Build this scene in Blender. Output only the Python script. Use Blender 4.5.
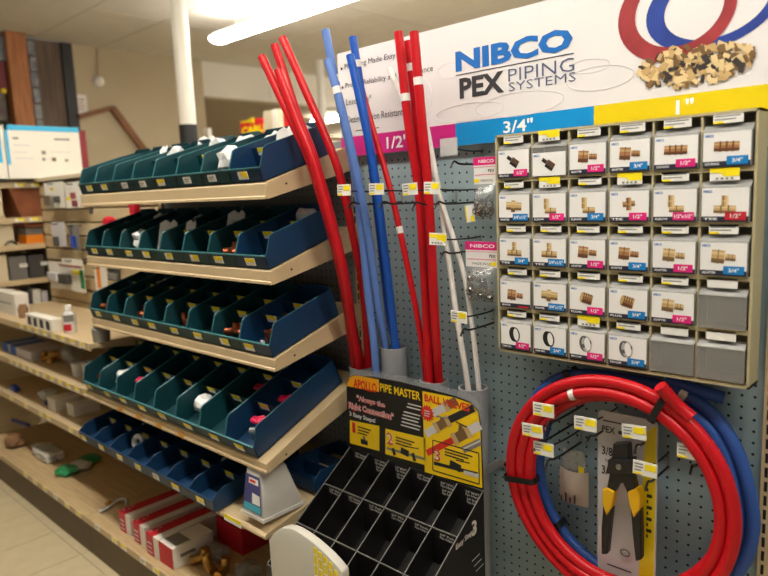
import bpy, bmesh, math, random
import numpy as np
from mathutils import Vector, Matrix

# ------------------------------------------------------------------ reset
for o in list(bpy.data.objects):
    bpy.data.objects.remove(o, do_unlink=True)
scene = bpy.context.scene
COL = scene.collection
random.seed(7)

# ------------------------------------------------------------------ camera (solved from the one-inch peg holes)
ZF = 1.047                                   # height of the reference peg hole above the floor
F_PX = 658.74
YAW, PITCH, ROLL = [math.radians(a) for a in (43.5568, 8.2136, -2.3997)]
CAM = np.array([1.0244, -1.5102, 0.4616 + ZF])
_f = np.array([-math.sin(YAW)*math.cos(PITCH), math.cos(YAW)*math.cos(PITCH), -math.sin(PITCH)])
_r = np.array([math.cos(YAW), math.sin(YAW), 0.0])
_u = np.cross(_r, _f)
RX = math.cos(ROLL)*_r + math.sin(ROLL)*_u
UX = -math.sin(ROLL)*_r + math.cos(ROLL)*_u
cd = bpy.data.cameras.new('camera')
cd.sensor_width = 36.0
cd.lens = F_PX*36.0/768.0
cd.clip_start = 0.02
cam = bpy.data.objects.new('camera', cd)
COL.objects.link(cam)
cam.matrix_world = Matrix(((RX[0], UX[0], -_f[0], CAM[0]), (RX[1], UX[1], -_f[1], CAM[1]),
                           (RX[2], UX[2], -_f[2], CAM[2]), (0, 0, 0, 1)))
cd.dof.use_dof = True
cd.dof.focus_distance = 1.68
cd.dof.aperture_fstop = 2.6
scene.camera = cam

# ------------------------------------------------------------------ world and exposure
w = bpy.data.worlds.new('world'); scene.world = w; w.use_nodes = True
bg = w.node_tree.nodes['Background']
bg.inputs[0].default_value = (1.0, 0.95, 0.88, 1); bg.inputs[1].default_value = 0.14
scene.view_settings.view_transform = 'Standard'
scene.view_settings.look = 'None'
scene.view_settings.gamma = 1.0
scene.view_settings.use_curve_mapping = False
scene.view_settings.exposure = 0.5
TUBE_EMIT = 22.0                             # brightness of the ceiling fluorescents
CEIL = 3.0

# ------------------------------------------------------------------ pixel -> world
def px(x, y, X=None, Y=None, Z=None):
    d = RX*((x-384)/F_PX) + UX*(-(y-288)/F_PX) + _f
    for ax, v in enumerate((X, Y, Z)):
        if v is not None:
            t = (v-CAM[ax])/d[ax]
            return Vector(CAM + t*d)

# ------------------------------------------------------------------ materials
def lin(c):
    return tuple(((v/255)/12.92 if v/255 <= .04045 else ((v/255+.055)/1.055)**2.4) for v in c)
M = {}
def mat(name, rgb, rough=.55, metal=0.0, noise=0.0, nscale=30, bump=0.0, emit=0, spec=.5, rgb2=None, stretch=None, transm=0, alpha=1, coat=0):
    m = bpy.data.materials.new(name); m.use_nodes = True
    nt = m.node_tree; b = nt.nodes['Principled BSDF']
    c = lin(rgb)
    b.inputs['Base Color'].default_value = (*c, 1)
    b.inputs['Roughness'].default_value = rough
    b.inputs['Metallic'].default_value = metal
    b.inputs['Specular IOR Level'].default_value = spec
    b.inputs['Coat Weight'].default_value = coat
    if transm: b.inputs['Transmission Weight'].default_value = transm
    if alpha < 1: b.inputs['Alpha'].default_value = alpha
    if emit:
        b.inputs['Emission Color'].default_value = (*c, 1); b.inputs['Emission Strength'].default_value = emit
    if noise or bump or rgb2:
        tc = nt.nodes.new('ShaderNodeTexCoord'); mp = nt.nodes.new('ShaderNodeMapping')
        nt.links.new(tc.outputs['Object'], mp.inputs[0])
        if stretch: mp.inputs['Scale'].default_value = stretch
        n = nt.nodes.new('ShaderNodeTexNoise'); n.inputs['Scale'].default_value = nscale; n.inputs['Detail'].default_value = 4
        nt.links.new(mp.outputs[0], n.inputs['Vector'])
        if noise or rgb2:
            mx = nt.nodes.new('ShaderNodeMix'); mx.data_type = 'RGBA'
            c2 = lin(rgb2) if rgb2 else tuple(v*(1-noise) for v in c)
            mx.inputs[6].default_value = (*c, 1); mx.inputs[7].default_value = (*c2, 1)
            rp = nt.nodes.new('ShaderNodeMapRange'); rp.inputs[1].default_value = .35; rp.inputs[2].default_value = .65
            nt.links.new(n.outputs[0], rp.inputs[0]); nt.links.new(rp.outputs[0], mx.inputs[0])
            nt.links.new(mx.outputs[2], b.inputs['Base Color'])
        if bump:
            bp = nt.nodes.new('ShaderNodeBump'); bp.inputs['Strength'].default_value = bump; bp.inputs['Distance'].default_value = .003
            nt.links.new(n.outputs[0], bp.inputs['Height']); nt.links.new(bp.outputs[0], b.inputs['Normal'])
    M[name] = m
    return m
def clear(name, tint=(235, 238, 238), gloss=.18, rough=.12, bump=0.0, milk=0.0, fres=False):
    """thin clear plastic: see-through with a surface gleam"""
    m = bpy.data.materials.new(name); m.use_nodes = True
    nt = m.node_tree; nt.nodes.clear()
    out = nt.nodes.new('ShaderNodeOutputMaterial'); tr = nt.nodes.new('ShaderNodeBsdfTransparent'); gl = nt.nodes.new('ShaderNodeBsdfGlossy')
    tr.inputs[0].default_value = (*lin(tint), 1); gl.inputs['Roughness'].default_value = rough
    mx = nt.nodes.new('ShaderNodeMixShader'); mx.inputs[0].default_value = gloss
    nt.links.new(tr.outputs[0], mx.inputs[1]); nt.links.new(gl.outputs[0], mx.inputs[2])
    last = mx
    if milk:
        df = nt.nodes.new('ShaderNodeBsdfDiffuse'); df.inputs[0].default_value = (.75, .75, .74, 1)
        m2 = nt.nodes.new('ShaderNodeMixShader'); m2.inputs[0].default_value = milk
        nt.links.new(mx.outputs[0], m2.inputs[1]); nt.links.new(df.outputs[0], m2.inputs[2]); last = m2
    if bump:
        tc = nt.nodes.new('ShaderNodeTexCoord'); n = nt.nodes.new('ShaderNodeTexNoise'); n.inputs['Scale'].default_value = 60
        nt.links.new(tc.outputs['Object'], n.inputs['Vector'])
        bp = nt.nodes.new('ShaderNodeBump'); bp.inputs['Strength'].default_value = bump; bp.inputs['Distance'].default_value = .01
        nt.links.new(n.outputs[0], bp.inputs['Height']); nt.links.new(bp.outputs[0], gl.inputs['Normal'])
    nt.links.new(last.outputs[0], out.inputs[0]); M[name] = m
    return m
def pegboard_mat(name, rgb, rgb2):
    m = mat(name, rgb, .55, noise=.1, nscale=6, rgb2=rgb2)
    nt = m.node_tree; b = nt.nodes['Principled BSDF']
    tc = nt.nodes.new('ShaderNodeTexCoord'); sx = nt.nodes.new('ShaderNodeSeparateXYZ'); nt.links.new(tc.outputs['Object'], sx.inputs[0])
    def cell(sock):
        a = nt.nodes.new('ShaderNodeMath'); a.operation = 'MULTIPLY_ADD'; a.inputs[1].default_value = 1/.0254; a.inputs[2].default_value = .5
        nt.links.new(sock, a.inputs[0])
        f = nt.nodes.new('ShaderNodeMath'); f.operation = 'FRACT'; nt.links.new(a.outputs[0], f.inputs[0])
        s = nt.nodes.new('ShaderNodeMath'); s.operation = 'SUBTRACT'; s.inputs[1].default_value = .5; nt.links.new(f.outputs[0], s.inputs[0])
        return s.outputs[0]
    cb = nt.nodes.new('ShaderNodeCombineXYZ'); nt.links.new(cell(sx.outputs[0]), cb.inputs[0]); nt.links.new(cell(sx.outputs[2]), cb.inputs[1])
    ln = nt.nodes.new('ShaderNodeVectorMath'); ln.operation = 'LENGTH'; nt.links.new(cb.outputs[0], ln.inputs[0])
    lt = nt.nodes.new('ShaderNodeMath'); lt.operation = 'LESS_THAN'; lt.inputs[1].default_value = .125; nt.links.new(ln.outputs['Value'], lt.inputs[0])
    mx = nt.nodes.new('ShaderNodeMix'); mx.data_type = 'RGBA'
    src = b.inputs['Base Color'].links[0].from_socket
    nt.links.new(lt.outputs[0], mx.inputs[0]); nt.links.new(src, mx.inputs[6]); mx.inputs[7].default_value = (.004, .005, .006, 1)
    nt.links.new(mx.outputs[2], b.inputs['Base Color'])
    return m

pegboard_mat('peg_blue', (160, 182, 187), (150, 172, 178))
pegboard_mat('peg_grey', (140, 144, 144), (130, 134, 136))
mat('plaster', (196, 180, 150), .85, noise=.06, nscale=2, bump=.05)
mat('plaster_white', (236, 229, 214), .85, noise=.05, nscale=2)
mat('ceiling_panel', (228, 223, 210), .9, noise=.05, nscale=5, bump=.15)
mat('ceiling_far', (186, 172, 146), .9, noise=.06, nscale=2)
mat('floor_tile', (208, 192, 156), .35, noise=.08, nscale=14)
mat('grout', (150, 132, 100), .8)
mat('wood_floor', (184, 170, 140), .5, noise=.1, nscale=6)
mat('steel_tan', (206, 182, 142), .45, noise=.06, nscale=8)
mat('steel_tan_dark', (104, 88, 64), .55, noise=.12, nscale=8)
mat('deck_tan', (200, 172, 128), .5, noise=.18, nscale=10, stretch=(1, 12, 1))
mat('slat_tan', (204, 182, 142), .6, noise=.08, nscale=4, stretch=(1, 1, 14))
mat('slot_black', (12, 11, 10), .8)
mat('post_wood', (186, 122, 70), .6, rgb2=(160, 98, 54), nscale=8, stretch=(6, 6, .6))
mat('rail_wood', (140, 92, 56), .5, rgb2=(120, 76, 44), nscale=8)
mat('panel_brown', (116, 98, 82), .7, rgb2=(96, 80, 68), nscale=5, stretch=(4, 4, .5))
mat('black_trim', (38, 38, 38), .5)
mat('pole_white', (240, 235, 224), .35, noise=.05, nscale=6)
mat('pole_black', (34, 32, 32), .5)
mat('bin_teal', (12, 64, 72), .42, noise=.15, nscale=20)
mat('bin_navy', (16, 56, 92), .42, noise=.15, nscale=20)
mat('bin_rim', (58, 116, 122), .35)
mat('tag_white', (236, 234, 228), .5)
mat('tag_yellow', (250, 226, 10), .5)
mat('tag_ink', (128, 128, 130), .6)
mat('paper_white', (230, 228, 224), .7, noise=.05, nscale=30, bump=.2)
mat('poly_bag', (222, 222, 220), .3, noise=.12, nscale=40, bump=.8)
mat('pex_red', (198, 13, 26), .38, noise=.06, nscale=8, spec=.4)
mat('pex_blue', (22, 84, 180), .38, noise=.06, nscale=8, spec=.4)
mat('pex_pale_blue', (96, 132, 202), .4, noise=.06, nscale=8, spec=.4)
mat('coil_blue', (48, 84, 156), .4, noise=.06, nscale=8, spec=.4)
mat('pex_white', (236, 230, 224), .4, noise=.04, nscale=8)
mat('pex_bore', (40, 12, 14), .8)
mat('pvc_grey', (148, 150, 152), .5, noise=.08, nscale=12)
mat('tie_black', (16, 16, 18), .5)
mat('print_ink_red', (120, 14, 20), .6)
mat('sign_white', (226, 222, 222), .35, noise=.02, nscale=4)
mat('sign_magenta', (206, 40, 132), .35)
mat('sign_blue', (8, 140, 208), .35)
mat('sign_yellow', (226, 200, 10), .35)
mat('logo_blue', (30, 106, 186), .35)
mat('logo_grey', (58, 58, 62), .35)
mat('logo_slate', (90, 98, 130), .35)
mat('text_black', (36, 36, 38), .5)
mat('text_white', (244, 244, 244), .5)
mat('print_red', (166, 62, 66), .4, rgb2=(146, 52, 56), nscale=20)
mat('print_blue', (50, 76, 162), .4, rgb2=(42, 64, 140), nscale=20)
mat('print_line_red', (140, 34, 40), .4)
mat('print_line_blue', (24, 44, 120), .4)
mat('print_brass', (196, 164, 112), .4)
mat('print_brass_lt', (222, 196, 146), .4)
mat('print_brass_dk', (120, 92, 58), .4)
mat('print_dark', (60, 54, 52), .4)
mat('print_bronze', (86, 66, 56), .4)
mat('print_ring', (22, 22, 22), .4)
mat('print_steel', (176, 176, 174), .4)
mat('print_steel_dk', (84, 84, 84), .4)
mat('print_copper', (168, 118, 78), .4)
mat('print_copper_dk', (104, 66, 40), .4)
mat('swirl', (230, 225, 226), .4)
mat('cab_tan', (184, 172, 136), .5, noise=.06, nscale=10)
mat('cab_inner', (98, 92, 82), .6)
mat('cab_grey', (150, 142, 124), .5)
mat('card_white', (236, 234, 232), .45)
mat('card_navy', (34, 38, 56), .5)
mat('card_pink', (222, 30, 122), .45)
mat('card_cyan', (10, 124, 196), .45)
mat('card_red', (190, 30, 44), .45)
clear('acrylic', gloss=.10, rough=.08)
clear('acrylic_lip', (214, 214, 212), gloss=.30, rough=.22, milk=.30)
clear('drawer_smoke', (222, 218, 208), gloss=.05, rough=.25, milk=.2)
clear('bag_clear', (225, 228, 228), gloss=.18, rough=.25, bump=.35, milk=.14)
clear('label_sleeve', (232, 232, 232), gloss=.12, rough=.2, milk=.5)
mat('wire_dark', (62, 62, 62), .35, metal=.8)
mat('steel', (170, 168, 164), .3, metal=1.0)
mat('steel_clamp', (150, 148, 146), .25, metal=1.0)
mat('zinc', (160, 160, 160), .45, metal=.35)
mat('brass', (196, 150, 76), .35, metal=.9, noise=.15, nscale=60)
mat('copper', (176, 96, 62), .35, metal=.85, noise=.2, nscale=50)
mat('disp_black', (20, 19, 19), .45, noise=.2, nscale=30)
mat('disp_edge', (112, 110, 106), .6)
mat('disp_yellow', (244, 204, 16), .4)
mat('disp_orange', (248, 172, 18), .4)
mat('disp_red', (214, 40, 26), .4)
mat('disp_text', (214, 210, 204), .5)
mat('pot_white', (214, 210, 202), .4, noise=.03, nscale=10)
mat('pot_label', (64, 66, 128), .4)
mat('pot_cyan', (70, 176, 204), .4)
mat('tub_white', (206, 202, 190), .5, noise=.04, nscale=6)
mat('tool_black', (26, 26, 27), .4, noise=.2, nscale=50)
mat('tool_yellow', (232, 178, 10), .4)
mat('tool_card', (204, 200, 202), .5)
mat('box_white', (232, 226, 214), .6, noise=.03, nscale=8)
mat('kraft', (176, 160, 146), .7, noise=.06, nscale=20)
mat('box_cyan', (64, 176, 222), .5)
mat('box_maroon', (128, 34, 40), .5)
mat('box_red', (198, 24, 44), .5)
mat('box_blue', (40, 104, 190), .5)
mat('cardboard', (150, 88, 52), .75, rgb2=(128, 72, 42), nscale=12)
mat('cream_box', (214, 198, 166), .65, noise=.04, nscale=8)
mat('grey_bin', (116, 112, 106), .5, noise=.12, nscale=8)
mat('red_plastic', (206, 24, 50), .4)
mat('magenta_red', (206, 20, 74), .4)
mat('green_bag', (40, 140, 84), .35, bump=.6, nscale=40)
mat('orange', (242, 138, 24), .5)
mat('orange_dull', (214, 150, 60), .5)
mat('blue_plastic', (36, 70, 170), .4)
mat('purple_blue', (70, 74, 160), .4)
mat('grey_plastic', (128, 124, 116), .5)
mat('dark_grey', (70, 68, 66), .5)
mat('brown_root', (150, 112, 76), .7, noise=.3, nscale=20, bump=.4)
mat('sign_red', (214, 34, 40), .45)
mat('fixture_white', (228, 224, 214), .4)
mat('dim_stock', (92, 82, 78), .7, rgb2=(130, 122, 112), nscale=14)
mat('stock_dark_red', (118, 40, 50), .6)
mat('stock_slate', (108, 112, 124), .6, rgb2=(150, 152, 158), nscale=16)
mt = mat('tube_glow', (255, 250, 240), .4, emit=TUBE_EMIT)

# ------------------------------------------------------------------ mesh builder
_txt = {}
def text_geo(s, bold=0.0):
    k = (s, bold)
    if k not in _txt:
        c = bpy.data.curves.new('t', 'FONT'); c.body = s; c.size = 1; c.offset = bold; c.resolution_u = 2
        o = bpy.data.objects.new('t', c); COL.objects.link(o)
        dg = bpy.context.evaluated_depsgraph_get()
        me = o.evaluated_get(dg).to_mesh()
        v = np.array([x.co[:] for x in me.vertices]) if len(me.vertices) else np.zeros((0, 3))
        f = [tuple(p.vertices) for p in me.polygons]
        o.evaluated_get(dg).to_mesh_clear()
        bpy.data.objects.remove(o, do_unlink=True); bpy.data.curves.remove(c)
        _txt[k] = (v, f)
    return _txt[k]
class MB:
    def __init__(s): s.v = []; s.f = []; s.m = []
    def add(s, vs, fs, mi=0):
        b = len(s.v); s.v += [tuple(v) for v in vs]; s.f += [tuple(i+b for i in f) for f in fs]; s.m += [mi]*len(fs); return s
    def box(s, x0, x1, y0, y1, z0, z1, mi=0):
        return s.hexa([(x0,y0,z0),(x1,y0,z0),(x1,y1,z0),(x0,y1,z0),(x0,y0,z1),(x1,y0,z1),(x1,y1,z1),(x0,y1,z1)], mi)
    def hexa(s, p, mi=0):
        return s.add(p, [(0,3,2,1),(4,5,6,7),(0,1,5,4),(1,2,6,5),(2,3,7,6),(3,0,4,7)], mi)
    def prism(s, pts, off, mi=0):
        n = len(pts); off = Vector(off); a = [Vector(p) for p in pts]; b = [p+off for p in a]
        return s.add(a+b, [tuple(range(n))[::-1], tuple(range(n, 2*n))] + [(i, (i+1) % n, n+(i+1) % n, n+i) for i in range(n)], mi)
    def poly(s, pts, mi=0): return s.add(pts, [tuple(range(len(pts)))], mi)
    def tube(s, pts, r, n=10, closed=False, mi=0, cap=True, capmi=None):
        P = [Vector(p) for p in pts]; N = len(P); rr = r if isinstance(r, (list, tuple)) else [r]*N
        t0 = (P[1]-P[0]).normalized(); up = Vector((0, 0, 1)) if abs(t0.z) < .9 else Vector((0, 1, 0))
        nrm = (up - t0*up.dot(t0)).normalized(); vs = []
        for i in range(N):
            t = (P[(i+1) % N]-P[i-1]).normalized() if closed else (P[min(i+1, N-1)]-P[max(i-1, 0)]).normalized()
            nrm = (nrm - t*nrm.dot(t)).normalized(); bn = t.cross(nrm)
            for k in range(n):
                a = 2*math.pi*k/n; vs.append(P[i]+nrm*(math.cos(a)*rr[i])+bn*(math.sin(a)*rr[i]))
        fs = []
        for i in range(N if closed else N-1):
            j = (i+1) % N
            for k in range(n):
                fs.append((i*n+k, i*n+(k+1) % n, j*n+(k+1) % n, j*n+k))
        s.add(vs, fs, mi)
        if cap and not closed:
            b = len(s.v)-N*n
            s.f += [tuple(b+k for k in range(n))[::-1], tuple(b+(N-1)*n+k for k in range(n))]; s.m += [mi if capmi is None else capmi]*2
        return s
    def lathe(s, prof, c, n=24, mi=0, ax=(0, 0, 1), ux=(1, 0, 0)):
        c = Vector(c); ax = Vector(ax).normalized(); ux = Vector(ux); vx = ax.cross(ux); vs = []
        for r, h in prof:
            for k in range(n):
                a = 2*math.pi*k/n; vs.append(c+ax*h+ux*(r*math.cos(a))+vx*(r*math.sin(a)))
        fs = [(i*n+k, i*n+(k+1) % n, (i+1)*n+(k+1) % n, (i+1)*n+k) for i in range(len(prof)-1) for k in range(n)]
        return s.add(vs, fs, mi)
    def text(s, body, x0, z0, x1, z1, y, mi=0, bold=0.0, keep=False):
        """lettering fitted to a box on a plane facing -Y"""
        v, f = text_geo(body, bold)
        if not len(v): return s
        lo = v.min(0); hi = v.max(0); sx = (x1-x0)/(hi[0]-lo[0]); sz = (z1-z0)/(hi[1]-lo[1])
        if keep: sx = min(sx, sz); sz = sx
        return s.add([(x0+(p[0]-lo[0])*sx, y, z0+(p[1]-lo[1])*sz) for p in v], f, mi)
    def text_on(s, body, org, ux, uy, w_, h_, mi=0, bold=0.0):
        v, f = text_geo(body, bold); org = Vector(org); ux = Vector(ux).normalized(); uy = Vector(uy).normalized()
        lo = v.min(0); hi = v.max(0)
        return s.add([org+ux*((p[0]-lo[0])/(hi[0]-lo[0])*w_)+uy*((p[1]-lo[1])/(hi[1]-lo[1])*h_) for p in v], f, mi)
    def moved(s, fn): s.v = [tuple(fn(Vector(p))) for p in s.v]; return s
    def mesh(s, name, mats, smooth=False, bevel=0.0, org=(0, 0, 0)):
        me = bpy.data.meshes.new(name); o = Vector(org)
        me.from_pydata([Vector(p)-o for p in s.v], [], s.f)
        for k in (mats if isinstance(mats, (list, tuple)) else [mats]): me.materials.append(M[k])
        me.polygons.foreach_set('material_index', s.m)
        if bevel:
            bm = bmesh.new(); bm.from_mesh(me)
            bmesh.ops.bevel(bm, geom=list(bm.edges), offset=bevel, segments=2, affect='EDGES', profile=.5)
            bm.to_mesh(me); bm.free()
        if smooth:
            me.polygons.foreach_set('use_smooth', [True]*len(me.polygons)); me.set_sharp_from_angle(angle=math.radians(42))
        me.update(); return me
def link(name, data, parent=None, loc=(0, 0, 0)):
    o = bpy.data.objects.new(name, data); COL.objects.link(o); o.location = loc
    if parent: o.parent = parent
    return o
def part(name, mb, mats, parent, local=False, **kw):
    """a part of a thing; world coordinates unless local"""
    org = Vector((0, 0, 0))
    if not local:
        p = parent
        while p: org = org + p.location; p = p.parent
    return link(name, mb.mesh(name, mats, org=org, **kw), parent)
def tag(o, label=None, cat=None, group=None, kind=None):
    if label: o['label'] = label
    if cat: o['category'] = cat
    if group: o['group'] = group
    if kind: o['kind'] = kind
    return o
def thing(name, label, cat, loc=(0, 0, 0), group=None):
    return tag(link(name, None, None, Vector(loc)), label, cat, group)
def one(name, mb, mats, label, cat, group=None, **kw):
    """a thing that is a single mesh, origin at its base"""
    v = np.array([tuple(p) for p in mb.v]); org = Vector(((v[:, 0].min()+v[:, 0].max())/2, (v[:, 1].min()+v[:, 1].max())/2, v[:, 2].min()))
    return tag(link(name, mb.mesh(name, mats, org=org, **kw), None, org), label, cat, group)
def struct(name, mb, mats, parent=None, org=(0, 0, 0), **kw):
    o = link(name, mb.mesh(name, mats, org=org, **kw), parent, org if not parent else (0, 0, 0))
    if not parent: o['kind'] = 'structure'
    return o
def copy_tree(o, parent=None):
    c = o.copy(); COL.objects.link(c); c.parent = parent
    for ch in list(o.children): copy_tree(ch, c)
    return c
def spline(P, n=10):
    P = [Vector(p) for p in P]; Q = [P[0]*2-P[1]]+P+[P[-1]*2-P[-2]]; out = []
    for i in range(1, len(Q)-2):
        a, b, c, d = Q[i-1], Q[i], Q[i+1], Q[i+2]
        for k in range(n):
            t = k/n; out.append(.5*((2*b)+(c-a)*t+(2*a-5*b+4*c-d)*t*t+(3*b-a-3*c+d)*t**3))
    out.append(P[-1]); return out
ORD = ['first', 'second', 'third', 'fourth', 'fifth', 'sixth', 'seventh', 'eighth', 'ninth', 'tenth', 'eleventh', 'twelfth', 'thirteenth', 'fourteenth']

# ================================================================== THE ROOM
XE = -5.42                                   # end wall
mb = MB(); mb.box(-10, 4, -4.5, 9, -.05, -.004)
floor = struct('floor', mb, 'wood_floor')
tile_me = MB().box(.0015, .3033, .0015, .3033, -.004, 0).mesh('floor_tile', 'floor_tile')
for i in range(-16, 3):
    for j in range(-7, 0):
        t = link('floor_tile', tile_me, floor, (i*.3048, -.20+j*.3048, 0))
mb = MB(); mb.box(XE, 4, -4.5, 9, CEIL+.012, CEIL+.06)
ceiling = struct('ceiling', mb, 'steel_tan_dark')
pan_me = MB().box(.006, 1.2132, .004, .6056, 0, .012).mesh('ceiling_panel', 'ceiling_panel')
for i in range(8):
    for j in range(-9, 14):
        link('ceiling_panel', pan_me, ceiling, (XE+i*1.2192-.02+.02, .245+j*.6096, CEIL))
# end wall, its opening and the room seen through it
OPY = 2.56; OPZ = 2.63
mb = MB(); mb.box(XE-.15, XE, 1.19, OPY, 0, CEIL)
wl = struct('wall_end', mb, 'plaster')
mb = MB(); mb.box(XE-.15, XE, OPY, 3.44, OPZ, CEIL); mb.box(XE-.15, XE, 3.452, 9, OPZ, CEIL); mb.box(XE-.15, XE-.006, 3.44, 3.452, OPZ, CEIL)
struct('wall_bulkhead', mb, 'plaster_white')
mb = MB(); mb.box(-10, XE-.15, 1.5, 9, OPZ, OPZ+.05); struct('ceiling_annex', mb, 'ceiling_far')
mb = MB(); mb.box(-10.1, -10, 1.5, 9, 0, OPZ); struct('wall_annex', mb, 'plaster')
mb = MB(); mb.box(-10, 4, 9, 9.1, 0, CEIL); struct('wall_far', mb, 'plaster')
mb = MB(); mb.box(XE-.14, XE+.01, 1.095, 1.19, 0, CEIL); struct('trim_1', mb, 'black_trim')
mb = MB()
for k in range(4): mb.box(XE-.12, XE-.02+.004*(k % 2), .79+k*.076, .79+k*.076+.074, 0, CEIL)
struct('wall_panelled', mb, 'panel_brown')
mb = MB(); mb.box(XE-.2, XE-.15, -4.5, .82, 0, CEIL); struct('wall_left', mb, 'dim_stock')

# handrail trim and wall fittings on the end wall
def wpt(x, y): return px(x, y, X=XE)
mb = MB()
a, b, c = wpt(77, 117), wpt(111, 108), wpt(150, 160)
def bar(mb, p, q, h, d, mi=0):
    dv = (q-p).normalized(); n = Vector((1, 0, 0)).cross(dv).normalized()*h/2
    mb.prism([p-n, q-n, q+n, p+n], (d, 0, 0), mi)
bar(mb, a, b, .045, .05); bar(mb, b, c, .06, .05)
one('handrail', mb, 'rail_wood', 'brown wooden handrail sloping down the beige end wall', 'handrail')
p = wpt(81, 104.5); mb = MB(); mb.box(XE, XE+.008, p.y-.055, p.y+.055, p.z-.10, p.z+.09)
pn = thing('paper_notice', 'pale paper notice pinned above the wooden handrail', 'notice', (XE, p.y, p.z-.1))
part('sheet', mb, 'paper_white', pn)
mb = MB()
for k in range(4): mb.box(XE+.008, XE+.0086, p.y-.04, p.y+.03-.01*(k % 2), p.z+.04-k*.03, p.z+.05-k*.03)
part('printed_lines', mb, 'print_red', pn)
p = wpt(98, 82); bl = thing('wall_bell', 'round white bell on the beige end wall with conduit above', 'bell', (XE, p.y, p.z-.05))
part('dome', MB().lathe([(.0, .05), (.03, .047), (.05, .03), (.055, .0)], p, 20, ax=(1, 0, 0), ux=(0, 1, 0)), 'pole_white', bl, smooth=True)
q = wpt(104, 50); q.z = CEIL
part('conduit', MB().tube([p+Vector((.01, 0, .04)), p+Vector((.01, .02, .3)), Vector((XE+.01, p.y+.08, CEIL))], .007, 8), 'plaster', bl, smooth=True)
# wooden post and dim stock at far left
p0, p1 = px(9.5, 70, X=-5.25), px(29.5, 70, X=-5.25)
mb = MB(); mb.box(-5.25-.14, -5.25, p0.y, p1.y, 0, CEIL)
one('wooden_post', mb, 'post_wood', 'square orange-brown timber post rising to the ceiling at far left', 'post', bevel=.006)
def pxbox(x0, y0, x1, y1, X, depth, mats):
    a, b = px(x0, (y0+y1)/2, X=X), px(x1, (y0+y1)/2, X=X); t, u = px((x0+x1)/2, y0, X=X), px((x0+x1)/2, y1, X=X)
    return MB().box(X-depth, X, a.y, b.y, u.z, t.z)
for (x0, y0, x1, y1, X, mt_, lab) in [
    (-14, 36, 6.5, 60, -5.3, 'stock_slate', 'pale grey packages stacked beside the timber post under the ceiling'),
    (-14, 61, 6.5, 90, -5.3, 'stock_dark_red', 'dark red cartons beside the timber post'),
    (-14, 91, 6.5, 120, -5.3, 'dim_stock', 'dim brown cartons beside the timber post, just above the blue carton')]:
    one('stock_carton', pxbox(x0, y0, x1, y1, X, .2, 0), mt_, lab, 'carton', 'stock beside the timber post', bevel=.004)
p = px(4, 91, X=-5.29); one('round_badge', MB().lathe([(.0, .012), (.018, .01), (.022, 0)], p, 16, ax=(1, 0, 0), ux=(0, 1, 0)), 'tag_yellow', 'small yellow disc on the dim stock by the timber post', 'badge')
mb = MB(); a = px(29, 60, X=-5.30); b = px(36, 60, X=-5.30)
for k in range(9): mb.box(-5.34+.004*(k % 3), -5.30+.004*(k % 2), a.y+.004*(k % 2), b.y, 1.75+k*.135, 1.75+k*.135+.12)
one('hanging_strip', mb, 'stock_slate', 'narrow strip of blue-grey packets hanging behind the timber post', 'packets')

# steel support poles
def pole(name, x, y, r, sleeve, label, zt=CEIL):
    t = thing(name, label, 'pole', (x, y, 0))
    part('shaft', MB().lathe([(r, 0), (r, zt)], (x, y, 0), 28), 'pole_white', t, smooth=True)
    if sleeve: part('black_sleeve', MB().lathe([(r, sleeve[0]), (r+.006, sleeve[0]), (r+.006, sleeve[1]), (r, sleeve[1])], (x, y, 0), 28), 'pole_black', t, smooth=True)
p = px(188, 125, X=-3.0)
pole('support_pole', p.x, p.y, .054, (1.2, p.z), 'thick white round support pole with black sleeve behind the bins')
p = px(320.5, 81, Y=3.6)
pole('support_pole', p.x, p.y, .042, None, 'slim white support pole far behind the red and blue pipes')

# fluorescent strip fixtures, plus unseen strips added as fill light
def strip(x0, x1, y, label, z=CEIL, drop=.15):
    t = thing('fluorescent_fixture', label, 'ceiling light', ((x0+x1)/2, y, z), 'ceiling strip lights')
    z -= drop
    hb = MB().box(x0, x1, y-.035, y+.035, z-.03, z)
    for xx in (x0+.3, x1-.34): hb.box(xx, xx+.006, y-.003, y+.003, z, z+drop)
    part('housing', hb, 'fixture_white', t)
    sec = [(-.045, -.022), (-.07, -.03), (-.078, -.05), (-.06, -.07), (-.03, -.08), (.03, -.08), (.06, -.07), (.078, -.05), (.07, -.03), (.045, -.022)]
    part('glowing_tube_cover', MB().prism([(x0+.02, y+a, z+b) for a, b in sec], (x1-x0-.04, 0, 0)), 'tube_glow', t)
p = px(216, 43, Z=CEIL-.22)
strip(p.x, p.x+2.44, p.y, 'glowing fluorescent strip on the ceiling behind the red pipes')
strip(p.x+2.6, p.x+5.04, p.y, 'fluorescent strip continuing the visible ceiling strip to the right')
strip(-2.75, -.31, -.80, 'fluorescent strip over the aisle, left of the camera')
strip(-.15, 2.29, -.80, 'fluorescent strip over the aisle, above the camera')
strip(-4.9, -2.46, 5.4, 'fluorescent strip over the far aisle, hidden behind the header sign')  # unseen lamp added to brighten the ceiling behind the gondola
strip(-2.3, .14, 5.4, 'second fluorescent strip over the far aisle, hidden behind the header sign')  # another unseen lamp added for the same ceiling
strip(-8.6, -6.2, 7.4, 'fluorescent strip in the annex, hidden behind the header sign', z=OPZ)  # unseen lamp added to lift the dark annex ceiling and walls
p = px(340, 118, Z=OPZ-.07)
strip(p.x-.55, p.x, p.y, 'small distant fluorescent strip right of the slim white pole', z=OPZ, drop=.02)

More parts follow.
